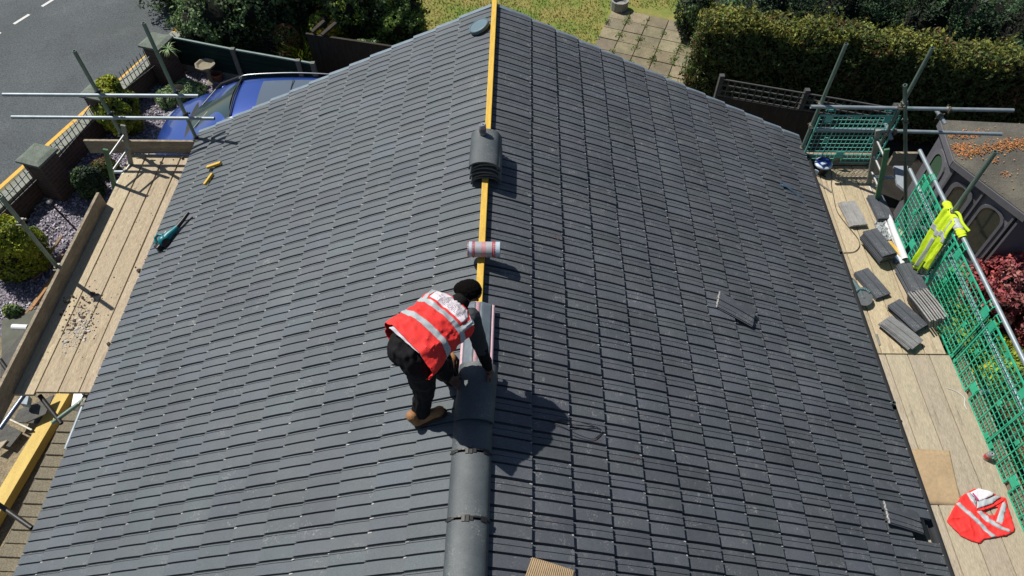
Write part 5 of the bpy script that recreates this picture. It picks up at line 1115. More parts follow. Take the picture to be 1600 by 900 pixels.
# trellis fence in front of the hedge
M_trl = mat('dark_trellis', (0.075,0.075,0.075), 0.8, var=0.3, vscale=8)
A = Vector((3.459, 10.483, 1.800)); B = Vector((6.216, 9.722, 1.800)); A.z = B.z = 0; d = (B-A); L = d.length; d.normalize()
tf = thing('trellis_fence', (A.x,A.y,0), 'dark fence topped with square trellis in front of the hedge', 'fence')
MB().beam(A+Vector((0,0,0.72)),B+Vector((0,0,0.72)),0.03,1.44).build('panel', M_bf, tf)
mb = MB()
for k in range(4): mb.beam(A+Vector((0,0,1.47+0.11*k)),B+Vector((0,0,1.47+0.11*k)),0.022,0.022)
for i in range(int(L/0.12)): p = A+d*0.12*i; mb.box((p.x,p.y-0.003,1.63),(0.022,0.016,0.36),rz=math.atan2(d.y,d.x))
mb.build('trellis', M_trl, tf)
for i in range(3): p = A+d*(L*i/2); MB().box((p.x,p.y+0.04,0.93),(0.08,0.08,1.86)).build('post', M_trl, tf)

# ================================================================ PLANTS
def leafm(name, c, tr=0.25): return mat(name, c, 0.65, var=0.25, vscale=3, attr=True, transl=tr)
M_core = mat('core_shade', (0.012,0.012,0.008), 1, var=0.5, vscale=9)  # near-black colour of the added cores: inner shade put into the colour
M_bark = mat('bark', (0.10,0.075,0.05), 0.95, var=0.4, vscale=14, bump=0.8)
def plant(name, blobs, n, size, m, label, cat, seed, group=None, inner=0.72, lump=0.2, aspect=0.5, base=None, core_s=0.80, trunk=True, mi=None, lfreq=4.0, extra=None):
    b = base or (blobs[0][0][0], blobs[0][0][1], 0.0); o = thing(name, b, label, cat, group)
    P, N = blob_points(blobs, n, seed, inner, lump, lfreq)
    k = P[:,2] > b[2]+0.01; P, N = P[k], N[k]
    idx = None
    if isinstance(m, (list,tuple)):
        rg = np.random.default_rng(seed+5); v = np.array([noise.noise(Vector(tuple(p*2.3))) for p in P])+rg.normal(size=len(P))*0.18; idx = (v > 0.12).astype(int)
        if len(m) > 2: idx[v < -0.36] = 2
    if size > 0: leaf_mesh('crown', P, N, size, m, o, aspect=aspect, seed=seed, mi=idx)
    core('shade_core', blobs, M_core, o, core_s)
    if trunk:
        c = Vector(blobs[0][0]); MB().tube([(b[0],b[1],0),(b[0]+0.02,b[1],c.z*0.5),tuple(c)],[0.05,0.04,0.02],n=8).build('trunk', M_bark, o, smooth=True)
    return o
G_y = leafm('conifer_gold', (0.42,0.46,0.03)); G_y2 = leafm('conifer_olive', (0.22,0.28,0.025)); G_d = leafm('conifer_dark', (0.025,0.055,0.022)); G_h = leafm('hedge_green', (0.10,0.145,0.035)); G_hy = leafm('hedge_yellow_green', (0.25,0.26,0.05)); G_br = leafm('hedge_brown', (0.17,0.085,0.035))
G_m = leafm('shrub_green', (0.085,0.155,0.045)); G_l = leafm('shrub_pale', (0.22,0.34,0.07)); G_gr = leafm('grey_green', (0.25,0.38,0.16)); G_or = leafm('rusty_leaf', (0.25,0.12,0.04)); G_red = leafm('red_leaf', (0.42,0.085,0.09)); G_red2 = leafm('pink_leaf', (0.50,0.19,0.17)); G_fy = leafm('yellow_flower', (0.65,0.52,0.03)); G_lm = leafm('lime_leaf', (0.25,0.34,0.04)); G_pk = leafm('pink_flower', (0.35,0.06,0.09))
def pp(v, z): return (v[0],v[1],z)
c = (-7.824, 11.103, 0.450); plant('golden_conifer', [(pp(c,0.50),(0.40,0.42,0.55)),(pp((c[0]-0.10,c[1]+0.22),0.85),(0.24,0.24,0.28))], 9000, 0.030, [G_y2,G_y], 'round golden conifer behind the guard rails by the front wall', 'conifer', 11)
c = (-7.816, 9.316, 0.350); plant('dwarf_conifer', [(pp(c,0.32),(0.27,0.27,0.32))], 6000, 0.028, [G_d,G_m], 'dark green dwarf conifer beside the left ladder', 'conifer', 12)
c = (-7.796, 9.914, 0.150); plant('brown_shrub', [(pp(c,0.15),(0.26,0.20,0.2))], 2500, 0.025, [G_h,G_or], 'small brown-green mound behind the green ladder stile', 'shrub', 13, trunk=False)
c = (-8.331, 7.562, 0.450); plant('golden_conifer', [(pp(c,0.50),(0.50,0.46,0.62))], 13000, 0.030, [G_y2,G_y], 'large round golden conifer at the left edge', 'conifer', 14)
c = (-6.958, 12.222, 0.150); plant('ground_cover_shrub', [(pp(c,0.16),(0.40,0.22,0.2)),(pp((c[0]-0.35,c[1]-0.25),0.13),(0.22,0.25,0.16))], 6000, 0.024, [G_gr,G_l], 'low pale green shrub on the gravel in front of the blue car', 'shrub', 15, trunk=False)
c = (-8.138, 6.649, 0.080); plant('weed_clump', [(pp(c,0.08),(0.18,0.12,0.13))], 700, 0.035, [G_m,G_lm], 'bright green weed clump on the gravel beyond the lath heap', 'plant', 16, trunk=False, core_s=0.4)
c = (-8.558, 8.387, 0.080); plant('weed_clump', [(pp(c,0.06),(0.10,0.08,0.09))], 200, 0.025, [G_gr,G_l], 'tiny pale weed on the gravel beside the pole', 'plant', 17, trunk=False, core_s=0.3)
# small cabbage palm
c = Vector((-7.470, 12.895, 0.000)); pm = thing('cabbage_palm', c, 'small palm with a thin trunk in the corner of the front garden', 'palm'); top = Vector((-7.115, 12.520, 0.950))
MB().tube([c, (c+top)/2+Vector((0.02,0,0)), top],[0.035,0.028,0.028],n=8).build('trunk', M_bark, pm, smooth=True); b = MB()
for i in range(26):
    a = i*2.4; e = random.uniform(-0.3,0.8); d = Vector((math.cos(a),math.sin(a),e)).normalized(); s = d.cross(up).normalized()*0.012; L = random.uniform(.16,.26); p1 = top+d*L*.6; p2 = top+d*L+Vector((0,0,-0.07)); b.add([top-s*.5,top+s*.5,p1+s,p1-s,p2],[(0,1,2,3),(3,2,4)])
b.build('fronds', G_gr, pm)
# big dark shrub beyond the wall at the top, and the planting behind
def big(name, px, z, r, n, size, m, label, seed, **k): 
    c = px; return plant(name, [(pp(c,z),r)]+k.pop('more',[]), n, size, m, label, k.pop('cat','shrub'), seed, **k)
c = (-6.449, 14.012, 0.900); plant('dense_shrub', [(pp(c,0.85),(0.95,0.75,0.9)),((c[0]+0.9,c[1]+0.3,1.1),(0.8,0.8,0.9)),((c[0]-0.4,c[1]-0.3,0.6),(0.6,0.5,0.6))], 16000, 0.040, [G_m,G_gr,G_d], 'large dark evergreen shrub behind the green fence at the top left', 'shrub', 21, inner=0.6, lump=0.3)
c = (-5.034, 14.364, 0.800); plant('dark_bush', [(pp(c,0.7),(0.55,0.6,0.75))], 5000, 0.038, [G_d,G_m], 'dark shaded bush between the top left shrub and the flower border', 'shrub', 22, lump=0.3)
c = (-3.727, 14.162, 0.900); plant('leafy_shrub', [(pp(c,0.9),(0.65,0.6,0.75)),((c[0]+0.85,c[1]+0.25,0.9),(0.75,0.65,0.8))], 12000, 0.040, [G_m,G_lm,G_d], 'big leafy green shrub behind the brown fence', 'shrub', 23, lump=0.3)
c = (-2.708, 14.056, 0.700); plant('leafy_shrub', [(pp(c,0.65),(0.6,0.55,0.65))], 7000, 0.038, [G_m,G_l,G_d], 'dark green shrub with yellow flowers beside the lawn', 'shrub', 24, lump=0.3)
c = (-4.245, 13.702, 1.000); plant('flowering_shrub', [(pp(c,0.6),(0.32,0.30,0.5))], 2600, 0.036, [G_lm,G_fy], 'bright lime and yellow flowering shrub at the near end of the brown fence', 'shrub', 25, lump=0.3)
c = (-5.008, 13.529, 0.500); plant('rusty_shrub', [(pp(c,0.45),(0.34,0.28,0.42))], 2600, 0.034, [G_or,G_h,G_m], 'rust-coloured shrub beyond the green fence', 'shrub', 26)
c = (-4.707, 13.392, 0.500); gr = thing('grass_clump', (c[0],c[1],0), 'bright green spiky grass clump against the brown fence end', 'plant'); b = MB(); r_ = random.Random(4)
for i in range(260):
    a = r_.uniform(0,2*PI); d = Vector((math.cos(a)*.5,math.sin(a)*.5,1)).normalized(); p = Vector((c[0]+r_.gauss(0,.10),c[1]+r_.gauss(0,.10),0)); L = r_.uniform(.5,.95); s = Vector((-math.sin(a),math.cos(a),0))*.007; b.add([p-s,p+s,p+d*L*.6+s,p+d*L*.6-s,p+d*L+Vector((math.cos(a)*.1,math.sin(a)*.1,-.05))],[(0,1,2,3),(3,2,4)],0,(r_.uniform(.6,1.3),)*3)
b.build('blades', G_lm, gr)
c = (-5.060, 13.340, 0.250); plant('pink_flowers', [(pp(c,0.2),(0.22,0.16,0.22))], 900, 0.03, [G_pk,G_m], 'pink-red flowers at the foot of the spiky grass clump', 'flowers', 27, trunk=False)
c = (-3.243, 12.986, 0.600); plant('grey_leaf_shrub', [(pp(c,0.5),(0.30,0.24,0.38))], 1800, 0.036, [G_gr,G_m], 'pale grey-green shrub just behind the left verge of the roof', 'shrub', 28)
for (px,py,sd) in ((475,15,1),(505,18,2),(640,28,3),(655,20,4)): pass
c = (-3.454, 14.534, 1.200); plant('tall_shrub', [(pp(c,1.1),(1.3,0.7,1.1))], 9000, 0.045, [G_m,G_d], 'tall dark shrub at the top edge above the brown fence', 'shrub', 29, lump=0.3)
c = (-8.335, 15.735, 0.800); plant('tall_shrub', [(pp(c,0.8),(0.6,0.8,0.8))], 4000, 0.045, [G_m,G_gr], 'grey-green shrub beside the road beyond the top edge', 'shrub', 30, lump=0.3)
c = (-5.342, 14.467, 1.300); plant('shade_tree', [(pp(c,1.5),(1.0,0.8,1.4))], 7000, 0.05, [G_d,G_m], 'tall dark tree beyond the top edge left of the lawn', 'tree', 31, lump=0.3)
# hedge: lit uneven top, dark face towards the house
hA = Vector((3.389, 11.846, 1.900)); hB = Vector((8.700, 10.763, 1.900)); hA.z = hB.z = 0; hd_ = (hB-hA).normalized(); hL = (hB-hA).length+3.5; hn = Vector((-hd_.y,hd_.x,0))
hedge = thing('conifer_hedge', hA+hd_*hL/2, 'long clipped conifer hedge with a lit yellowish top behind the summerhouse', 'hedge')
def hz(t): return 1.95+0.20*noise.noise(Vector((t*0.9,3,0)))+0.13*noise.noise(Vector((t*3.1,1,5)))+0.08*math.sin(t*0.9)-0.10*(t > 4)*min(1,(t-4)*0.4)
rg = np.random.default_rng(77); n = 62000; t = rg.uniform(-0.1,hL,n); w = rg.uniform(0,1,n); P = np.zeros((n,3)); N = np.zeros((n,3)); TH = 0.55
kind = rg.uniform(0,1,n); h = np.array([hz(x) for x in t])
for i in range(n):
    bx = 0.17*noise.noise(Vector((t[i]*1.7,h[i]*w[i]*2.0,0)))+0.10*noise.noise(Vector((t[i]*6,w[i]*11,3)))
    if kind[i] < 0.50: o_ = -bx*1.0+rg.uniform(-0.05,0.05); zz = h[i]*w[i]**0.8; nn_ = -hn                # face to the house
    elif kind[i] < 0.92: o_ = rg.uniform(0,TH); zz = h[i]+bx*0.9+rg.uniform(-0.07,0.07)-0.10*(2*o_/TH-1)**4; nn_ = Vector((0,0,1))
    else: o_ = rg.uniform(0,TH); zz = h[i]*w[i]; t[i] = -0.05+bx*1.6+rg.uniform(-0.05,0.05); nn_ = -hd_
    q_ = hA+hd_*t[i]+hn*o_; P[i] = (q_.x,q_.y,max(zz,0.02)); N[i] = (nn_.x+rg.normal()*.6,nn_.y+rg.normal()*.6,nn_.z+rg.normal()*.6)
topness = (P[:,2]-h+0.12)/0.2; v = np.array([noise.noise(Vector(tuple(p*1.4))) for p in P])+rg.normal(size=n)*0.2; mi = np.zeros(n,int); mi[(v > -0.02)&(topness > 0)] = 1; mi[v < -0.42] = 2  # sunlit top put into the leaf colour: yellow-green leaves only up there
SP = []; SN = []; SM = []     # stray shoots standing out of the clipped top
for k in range(420):
    t_ = rg.uniform(0,hL); o2 = rg.uniform(-0.05,TH+0.1); b0 = hA+hd_*t_+hn*o2; b0.z = hz(t_)-0.03; dv_ = Vector((rg.normal()*.5,rg.normal()*.5,1)).normalized(); LL = rg.uniform(0.08,0.30); gy = int(rg.uniform() < 0.6)
    for q_ in range(14): v_ = b0+dv_*LL*q_/14; SP.append((v_.x+rg.normal()*.018,v_.y+rg.normal()*.018,v_.z)); SN.append((rg.normal(),rg.normal(),rg.normal()*.6)); SM.append(gy)
P = np.concatenate([P,np.array(SP)]); N = np.concatenate([N,np.array(SN)]); mi = np.concatenate([mi,np.array(SM)])
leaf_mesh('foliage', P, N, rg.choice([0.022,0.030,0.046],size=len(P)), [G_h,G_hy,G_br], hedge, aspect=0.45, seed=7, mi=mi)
mb = MB(); q0 = hA+hn*0.10+hd_*0.1; q1 = hA+hn*(TH-0.1)+hd_*0.1
N_ = 40; vs = []
for i in range(N_+1):
    s = (hL-0.2)*i/N_; hh = hz(s)-0.12
    for o_, z in ((0.10,0),(0.10,hh-0.1),(0.2,hh),(TH-0.2,hh),(TH-0.1,hh-0.1),(TH-0.1,0)): p = hA+hd_*(0.1+s)+hn*o_; vs.append((p.x,p.y,z))
mb.add(vs, [(i*6+k,(i+1)*6+k,(i+1)*6+k+1,i*6+k+1) for i in range(N_) for k in range(5)]+[(0,1,2,3,4,5),tuple(N_*6+k for k in (5,4,3,2,1,0))]); mb.build('shade_core', M_core, hedge)  # added dark core filling the hedge, blocks light between the leaves
# dark bush at the lit end of the hedge, by the patio
c = (3.827, 14.404, 0.800); plant('dark_bush', [(pp(c,0.6),(0.42,0.35,0.6))], 4000, 0.036, [G_d,G_m], 'dark bush at the top edge where the patio meets the hedge', 'shrub', 41, lump=0.3)
c = (3.941, 12.713, 0.350); plant('leafy_shrub', [(pp(c,0.30),(0.22,0.42,0.32))], 2600, 0.034, [G_m,G_lm,G_h], 'loose leafy growth at the foot of the hedge end by the patio', 'shrub', 42, lump=0.3)
g_pts = [(6.279, 14.513, 0.900),(8.043, 14.430, 0.900),(9.644, 13.958, 0.900),(7.611, 15.847, 0.900),(9.833, 15.593, 0.900),(5.080, 14.375, 0.900)]
# dark trees beyond the hedge
tn = ['dark conifer right of the lawn beyond the hedge, leftmost of the row','dark conifer beyond the middle of the hedge','dark conifer with bright fronds beyond the hedge','dark conifer at the top right corner']
for i,(px,py,z) in enumerate(((1210,-30,2.0),(1330,-20,1.8),(1460,0,1.8),(1590,20,1.9))):
    c = (4.893, 13.328, 2.000) if i == 0 else ((6.520, 13.579, 1.800) if i == 1 else ((8.157, 13.201, 1.800) if i == 2 else (9.676, 12.539, 1.900)))
    o = thing('dark_conifer', (c[0],c[1],0), tn[i], 'tree'); r_ = np.random.default_rng(90+i); P = []; N = []; T = []
    MB().tube([(c[0],c[1],0),(c[0],c[1],3.0)],[0.12,0.05],n=8).build('trunk', M_bark, o, smooth=True)
    lm = []
    for k in range(84):   # drooping branches with frond tips
        a = r_.uniform(0,2*PI); z0 = r_.uniform(0.3,2.7); L = (3.1-z0)*0.42+0.25; tipz = z0-0.15*L+r_.uniform(-.1,.15); br_ = r_.uniform() < 0.30
        for s in np.linspace(0.15,1,26):
            x = c[0]+math.cos(a)*L*s; y = c[1]+math.sin(a)*L*s; z = z0+(tipz-z0)*s**1.5
            for q_ in range(6): wd_ = 0.11*(1.15-s*0.6); P.append((x+r_.normal()*wd_,y+r_.normal()*wd_,z+r_.normal()*0.05)); N.append((r_.normal()*.5,r_.normal()*.5,1)); lm.append(1 if (s > 0.55 and br_) else 0)  # lit frond tips put into the colour: brighter leaves on outer ends
    leaf_mesh('crown', P, N, 0.034, [G_d,leafm('bright_frond',(0.07,0.17,0.06))], o, aspect=0.35, seed=60+i, mi=lm)
    core('shade_core', [((c[0],c[1],0.9),(0.40,0.40,1.1))], M_core, o, 1.0)
for k,(px,py,lab) in enumerate(((1270,8,'dark undergrowth bush behind the left part of the hedge'),(1400,12,'dark undergrowth bush behind the middle of the hedge'),(1520,28,'dark undergrowth bush behind the right part of the hedge'),(1340,-45,'high dark bush beyond the top edge, second row'),(1500,-35,'high dark bush beyond the top right edge, second row'),(1190,18,'dark bush with pale tips just behind the hedge end'))):
    c = g_pts[k]; plant('dark_bush', [(pp(c,0.7),(0.75,0.6,0.85))], 5200, 0.042, [G_d,leafm('bright_frond',(0.07,0.17,0.06)),G_m] if k in (2,4,5) else [G_d,G_m], lab, 'shrub', 70+k, lump=0.4, inner=0.55, lfreq=3.0)
# ================================================================ RIGHT SIDE PLANTS
c = (7.338, 6.695, 0.800); plant('red_acer', [(pp(c,0.75),(0.62,0.48,0.55)),((c[0]+0.55,c[1]-0.35,0.65),(0.45,0.5,0.45))], 9000, 0.038, [G_red,G_red2], 'red-leaved maple shrub beyond the green mesh', 'shrub', 51, lump=0.35, inner=0.55, core_s=0.6)
c = (8.036, 7.548, 0.700); plant('glossy_bush', [(pp((c[0]+0.15,c[1]+0.1),0.55),(0.42,0.45,0.5))], 3200, 0.045, [G_m,G_l,G_d], 'glossy green bush at the right edge beside the summerhouse', 'shrub', 52, lump=0.3)
c = (7.181, 5.531, 0.400); plant('lime_shrub', [(pp(c,0.35),(0.50,0.55,0.38))], 5000, 0.036, [G_lm,G_y,G_m], 'lime yellow shrub seen through the mesh below the red maple', 'shrub', 53)
c = (6.681, 6.199, 0.400); plant('garden_shrub', [(pp(c,0.35),(0.5,0.6,0.4))], 5000, 0.036, [G_m,G_lm,G_d], 'green shrub seen through the mesh beside the tile heap', 'shrub', 54)
c = (6.686, 4.953, 0.300); plant('garden_shrub', [(pp(c,0.25),(0.6,0.6,0.32))], 4500, 0.036, [G_m,G_gr,G_br], 'mixed green shrub seen through the mesh below the lime one', 'shrub', 55)
c = (6.738, 4.087, 0.300); plant('garden_shrub', [(pp(c,0.22),(0.6,0.7,0.3))], 4500, 0.036, [G_m,G_lm,G_or], 'dark green shrub seen through the nearest mesh guard', 'shrub', 56)
sheet('garden_paving', [(4.0,0.5),(5.6,0.5),(6.0,8.0),(4.1,8.0)], 0.03, M_sand)
# green storage box
gb = thing('storage_box', (7.085, 7.319, 0.400), 'green plastic storage box lid beside the red maple', 'box'); M_gb = mat('green_box', (0.06,0.28,0.09), 0.5, var=0.15, vscale=5)
q4 = [Vector((6.805, 7.286, 0.600)),Vector((7.530, 7.763, 0.600)),Vector((7.809, 7.403, 0.600)),Vector((7.274, 6.883, 0.600))]
MB().prism([(v.x,v.y) for v in q4][::1], 0.03, 0.56).build('box', M_gb, gb, bevel=0.01)
cn = sum(q4, Vector())/4; MB().prism([(cn.x+(v.x-cn.x)*1.05,cn.y+(v.y-cn.y)*1.05) for v in q4], 0.57, 0.61).build('lid', M_gb, gb, bevel=0.01)
e = (q4[2]-q4[1]); b = MB(); b.beam(q4[1]+e*0.1+Vector((0,0,0.02)), q4[1]+e*0.45+Vector((0,0,0.02)),0.02,0.02); b.build('handle', M_blk, gb); b = MB(); b.beam(q4[1]+e*0.6+Vector((0,0,0.02)), q4[1]+e*0.9+Vector((0,0,0.02)),0.02,0.02); b.build('handle', M_blk, gb)
# bits behind the mesh on the ground
strip((5.983, 8.148, 1.000),(6.174, 7.844, 1.000),0.25,0.03,M_board,'board_offcut','wide pale board end beside the white roll','board',z=-0.3)
slab(((6.623, 9.599, 0.600),(6.922, 9.718, 0.600),(6.625, 8.992, 0.600),(6.541, 9.147, 0.600))[::-1],0.05,mat('pale_sheet',(0.30,0.34,0.38),0.6,var=0.2,vscale=5),'plastic_sheet','pale blue sheet hanging between the right ladder and the summerhouse','plastic sheet',0.6)

# ================================================================ SUMMERHOUSE
M_sh_w = mat('grey_shiplap', (0.12,0.12,0.138), 0.7, col2=(0.09,0.09,0.105), vscale=4, stretch=(1,1,14), bump=0.3)
M_trim = mat('pale_grey_trim', (0.135,0.135,0.152), 0.65, var=0.15, vscale=7); M_felt2 = mat('roofing_felt', (0.105,0.098,0.080), 0.95, col2=(0.07,0.066,0.056), vscale=3, grain=(70,0.35), bump=0.6, stain=(0.13,0.12,0.09), stain_scale=3)
shh = thing('summerhouse', (8.344, 9.613, 0.000), 'grey summerhouse with arched windows and leaf-strewn felt roof', 'summerhouse')
def g2(v): return Vector((v[0],v[1],0))
E0, E1, E2 = g2((6.633, 9.130, 2.050)), g2((6.513, 8.199, 2.050)), g2((7.137, 7.066, 2.050)); E3 = E2+Vector((1.1,0.1,0)); E4 = E0+Vector((3.2,-0.2,0))
eave = [E0,E1,E2,E3,E4]; cen = Vector((sum(v.x for v in eave)/5,sum(v.y for v in eave)/5,0)); wallp = [cen+(v-cen)*0.93 for v in eave]
apex = Vector((cen.x+0.1,cen.y+0.35,2.50))
mb = MB(); mb.prism([(v.x,v.y) for v in wallp], 0.02, 2.02); mb.build('wall', M_sh_w, shh)
b = MB(); vs = [(v.x,v.y,2.06) for v in eave]+[tuple(apex)]; b.add(vs, [(i,(i+1)%5,5) for i in range(5)]); b.add([(v.x,v.y,2.025) for v in eave],[(4,3,2,1,0)]); b.add([(v.x,v.y,z) for z in (2.025,2.06) for v in eave],[(i,(i+1)%5,5+(i+1)%5,5+i) for i in range(5)]); b.build('roof', M_felt2, shh)
for i in range(3):
    a, b_ = eave[i], eave[(i+1)%5]; MB().beam(a+Vector((0,0,1.99)), b_+Vector((0,0,1.99)), 0.035, 0.11).build('fascia', M_trim, shh)
M_gl = glass('dark_glass', (0.015,0.022,0.02), 0.06)
def on_wall(a, b_, s, z, out=0.0):
    d = (b_-a); L = d.length; d.normalize(); n = Vector((d.y,-d.x,0)); 
    if (a+b_-cen*2).dot(n) < 0: n = -n
    p = a+d*L*s+n*out; return Vector((p.x,p.y,z))
def arch(a, b_, s0, s1, z0, z1, name, mat_, out, parent, frame_w=0.0):
    """arched pane between fractions s0..s1 of a wall"""
    pts = [(s0,z0),(s1,z0)]; sc = (s0+s1)/2; hw = (s1-s0)/2; Lw = (b_-a).length; rh = min(hw*Lw*0.8,(z1-z0)*0.5)
    for i in range(11): t = PI*i/10; pts.append((sc+hw*math.cos(t), z1-rh+rh*math.sin(t)))
    if not frame_w:
        mb = MB(); mb.add([tuple(on_wall(a,b_,s,z,out)) for s,z in pts],[tuple(range(len(pts)))]); return mb.build(name, mat_, parent)
    inner = [(sc+(s-sc)*(1-frame_w/(hw*Lw)), z0+frame_w+(z-z0)*(1-2*frame_w/(z1-z0))) for s,z in pts]; n = len(pts)
    vs = [tuple(on_wall(a,b_,s,z,out)) for s,z in pts]+[tuple(on_wall(a,b_,s,z,out)) for s,z in inner]+[tuple(on_wall(a,b_,s,z,0.0)) for s,z in pts]
    mb = MB(); mb.add(vs,[(i,(i+1)%n,n+(i+1)%n,n+i) for i in range(n)]+[(i,2*n+i,2*n+(i+1)%n,(i+1)%n) for i in range(n)]); return mb.build(name, mat_, parent)
a, b_ = wallp[0], wallp[1]
fr_ = arch(a,b_,0.20,0.80,0.75,1.80,'window',M_trim,0.03,shh,0.07); arch(a,b_,0.27,0.73,0.82,1.73,'pane',glass('green_glass',(0.06,0.11,0.07),0.12),0.012,fr_)
a, b_ = wallp[1], wallp[2]
MB().beam(on_wall(a,b_,0.03,0.68,0.035),on_wall(a,b_,0.43,0.68,0.035),0.05,0.06).build('window_sill', M_trim, shh)
for s in (0.015,0.985): MB().beam(on_wall(a,b_,s,0.05,0.02),on_wall(a,b_,s,2.0,0.02),0.07,0.03,up=(b_-a)).build('corner_post', M_trim, shh)
for s0,s1,nm in ((0.08,0.40,'window'),(0.46,0.94,'door')):
    if nm == 'window':
        w = arch(a,b_,s0,s1,0.75,1.80,'window',M_trim,0.03,shh,0.06); arch(a,b_,s0+0.04,s1-0.04,0.81,1.74,'pane',M_gl,0.012,w)
    else:
        sm = (s0+s1)/2
        MB().add([tuple(on_wall(a,b_,s,z,0.02)) for s,z in ((s0,0.06),(s1,0.06),(s1,1.92),(s0,1.92))],[(0,1,2,3)]).build('door', mat('grey_door',(0.19,0.185,0.215),0.6,var=0.1), shh)
        dr = [o for o in bpy.data.objects if o.name.startswith('door')][-1]
        arch(a,b_,s0+0.07,s1-0.07,0.75,1.82,'window_frame',M_trim,0.045,dr,0.04); arch(a,b_,s0+0.10,s1-0.10,0.80,1.78,'pane',M_gl,0.032,dr)
        for s in (s0+0.015,s1-0.015): MB().beam(on_wall(a,b_,s,0.06,0.035),on_wall(a,b_,s,1.92,0.035),0.06,0.03,up=(b_-a)).build('door_stile', M_trim, dr)
        for z in (0.12,0.62): MB().beam(on_wall(a,b_,s0+0.03,z,0.035),on_wall(a,b_,s1-0.03,z,0.035),0.03,0.09).build('door_rail', M_trim, dr)
        MB().sphere(on_wall(a,b_,s0+0.04,1.0,0.07),0.022,nu=10,nv=8).build('handle', M_alu, dr, smooth=True)
# leaves on the roof
r_ = random.Random(12); lp = []
def rz_(x, y):   # height of the roof at x,y by testing the five planes
    for i in range(5):
        A_, B_ = eave[i], eave[(i+1)%5]; T = [(A_.x,A_.y),(B_.x,B_.y),(apex.x,apex.y)]
        if inpoly(x,y,T):
            n = (Vector((B_.x,B_.y,2.06))-Vector((A_.x,A_.y,2.06))).cross(apex-Vector((A_.x,A_.y,2.06))); return 2.06-(n.x*(x-A_.x)+n.y*(y-A_.y))/n.z
    return None
for (c, sx, sy, k) in (((6.650, 8.416, 2.300),0.10,0.05,260),((6.768, 8.275, 2.300),0.09,0.04,220),((7.119, 8.278, 2.350),0.16,0.06,420),((6.660, 8.707, 2.300),0.16,0.03,150),((6.879, 8.621, 2.300),0.1,0.03,120),((7.343, 8.253, 2.300),0.1,0.05,200),((6.920, 8.013, 2.300),0.4,0.35,50),((7.041, 7.785, 2.300),0.03,0.03,25),((6.977, 8.041, 2.300),0.04,0.03,30),((6.738, 7.889, 2.200),0.5,0.4,25)):
    for _ in range(k):
        x, y = c[0]+r_.gauss(0,sx), c[1]+r_.gauss(0,sy); z = rz_(x,y)
        if z: lp.append((x,y,z+0.006+r_.uniform(0,.02)))
tag(leaf_mesh('fallen_leaves', lp, [(r_.gauss(0,.3),r_.gauss(0,.3),1) for _ in lp], 0.016, mat("orange_leaf", (0.42,0.18,0.06),0.8,attr=True,col2=(0.36,0.17,0.07)), seed=9), 'orange fallen leaves drifted on the summerhouse roof', 'leaves', kind='stuff')

# ================================================================ SMALL GARDEN THINGS
bb = thing('bird_bath', (-6.584, 12.727, 0.000), 'stone bird bath by the green fence', 'bird bath'); c = Vector((-6.572, 12.683, 0.000)); M_st = mat('buff_stone',(0.27,0.24,0.175),0.9,var=0.25,vscale=10,bump=0.4)
MB().lathe(c,[(0.11,0),(0.11,0.04),(0.05,0.08),(0.045,0.36),(0.07,0.40)],n=16).build('pedestal',M_st,bb,smooth=True)
MB().lathe(c,[(0.07,0.40),(0.20,0.44),(0.215,0.485),(0.18,0.485),(0.14,0.45),(0.01,0.44)],n=8).build('bowl',M_st,bb)
tp = thing('plant_pot', (-6.447, 12.729, 0.000), 'empty terracotta pot beside the bird bath', 'plant pot'); c = Vector((-6.434, 12.729, 0.000))
MB().lathe(c,[(0.07,0.02),(0.10,0.18),(0.12,0.18),(0.12,0.22),(0.10,0.22),(0.085,0.10),(0.01,0.10)],n=20).build('pot',mat('terracotta',(0.24,0.085,0.05),0.85,var=0.25,vscale=9),tp,smooth=True)
def lamp(p0, p1, label):
    p0, p1 = Vector(p0), Vector(p1); o = thing('garden_lamp', p0, label, 'garden lamp'); MB().tube([p0,p1],0.016,n=8).build('post',M_irn,o,smooth=True)
    d = (p1-p0).normalized(); MB().lathe(p1,[(0.03,0),(0.05,0.05),(0.055,0.055),(0.02,0.075)],n=12).build('lantern',M_irn,o,smooth=True); return o
c = Vector((-7.858, 8.468, 0.000)); lamp(c, (-8.020, 8.520, 0.620), 'black post lantern leaning on the gravel beside the long toe board')
lamp((-7.229, 11.788, 0.000), (-7.200, 11.751, 0.350), 'black post lantern between the pale shrub and the car bonnet')
pl = thing('stone_planter', (2.282, 15.655, 0.000), 'round grey stone planter on the far corner of the patio', 'planter'); c = Vector((2.270, 15.551, 0.030))
MB().lathe(c,[(0.17,0),(0.20,0.03),(0.21,0.24),(0.17,0.24),(0.16,0.12),(0.01,0.12)],n=14).build('planter',mat('grey_stone',(0.30,0.30,0.28),0.9,var=0.3,vscale=12,bump=0.5),pl)
c = (9.094, 16.619, 0.000)

# ================================================================ BLUE CAR
M_car = mat('blue_car_paint', (0.028,0.075,0.34), 0.30, var=0.08, vscale=2, metal=0.35, coat=1.0); M_cg = glass('car_glass', (0.03,0.055,0.06), 0.04); M_rg = glass('car_roof_glass', (0.10,0.13,0.17), 0.06)
car = thing('parked_car', (-4.6,10.28,0), 'blue family car with a glass roof parked beyond the far left eave', 'car')
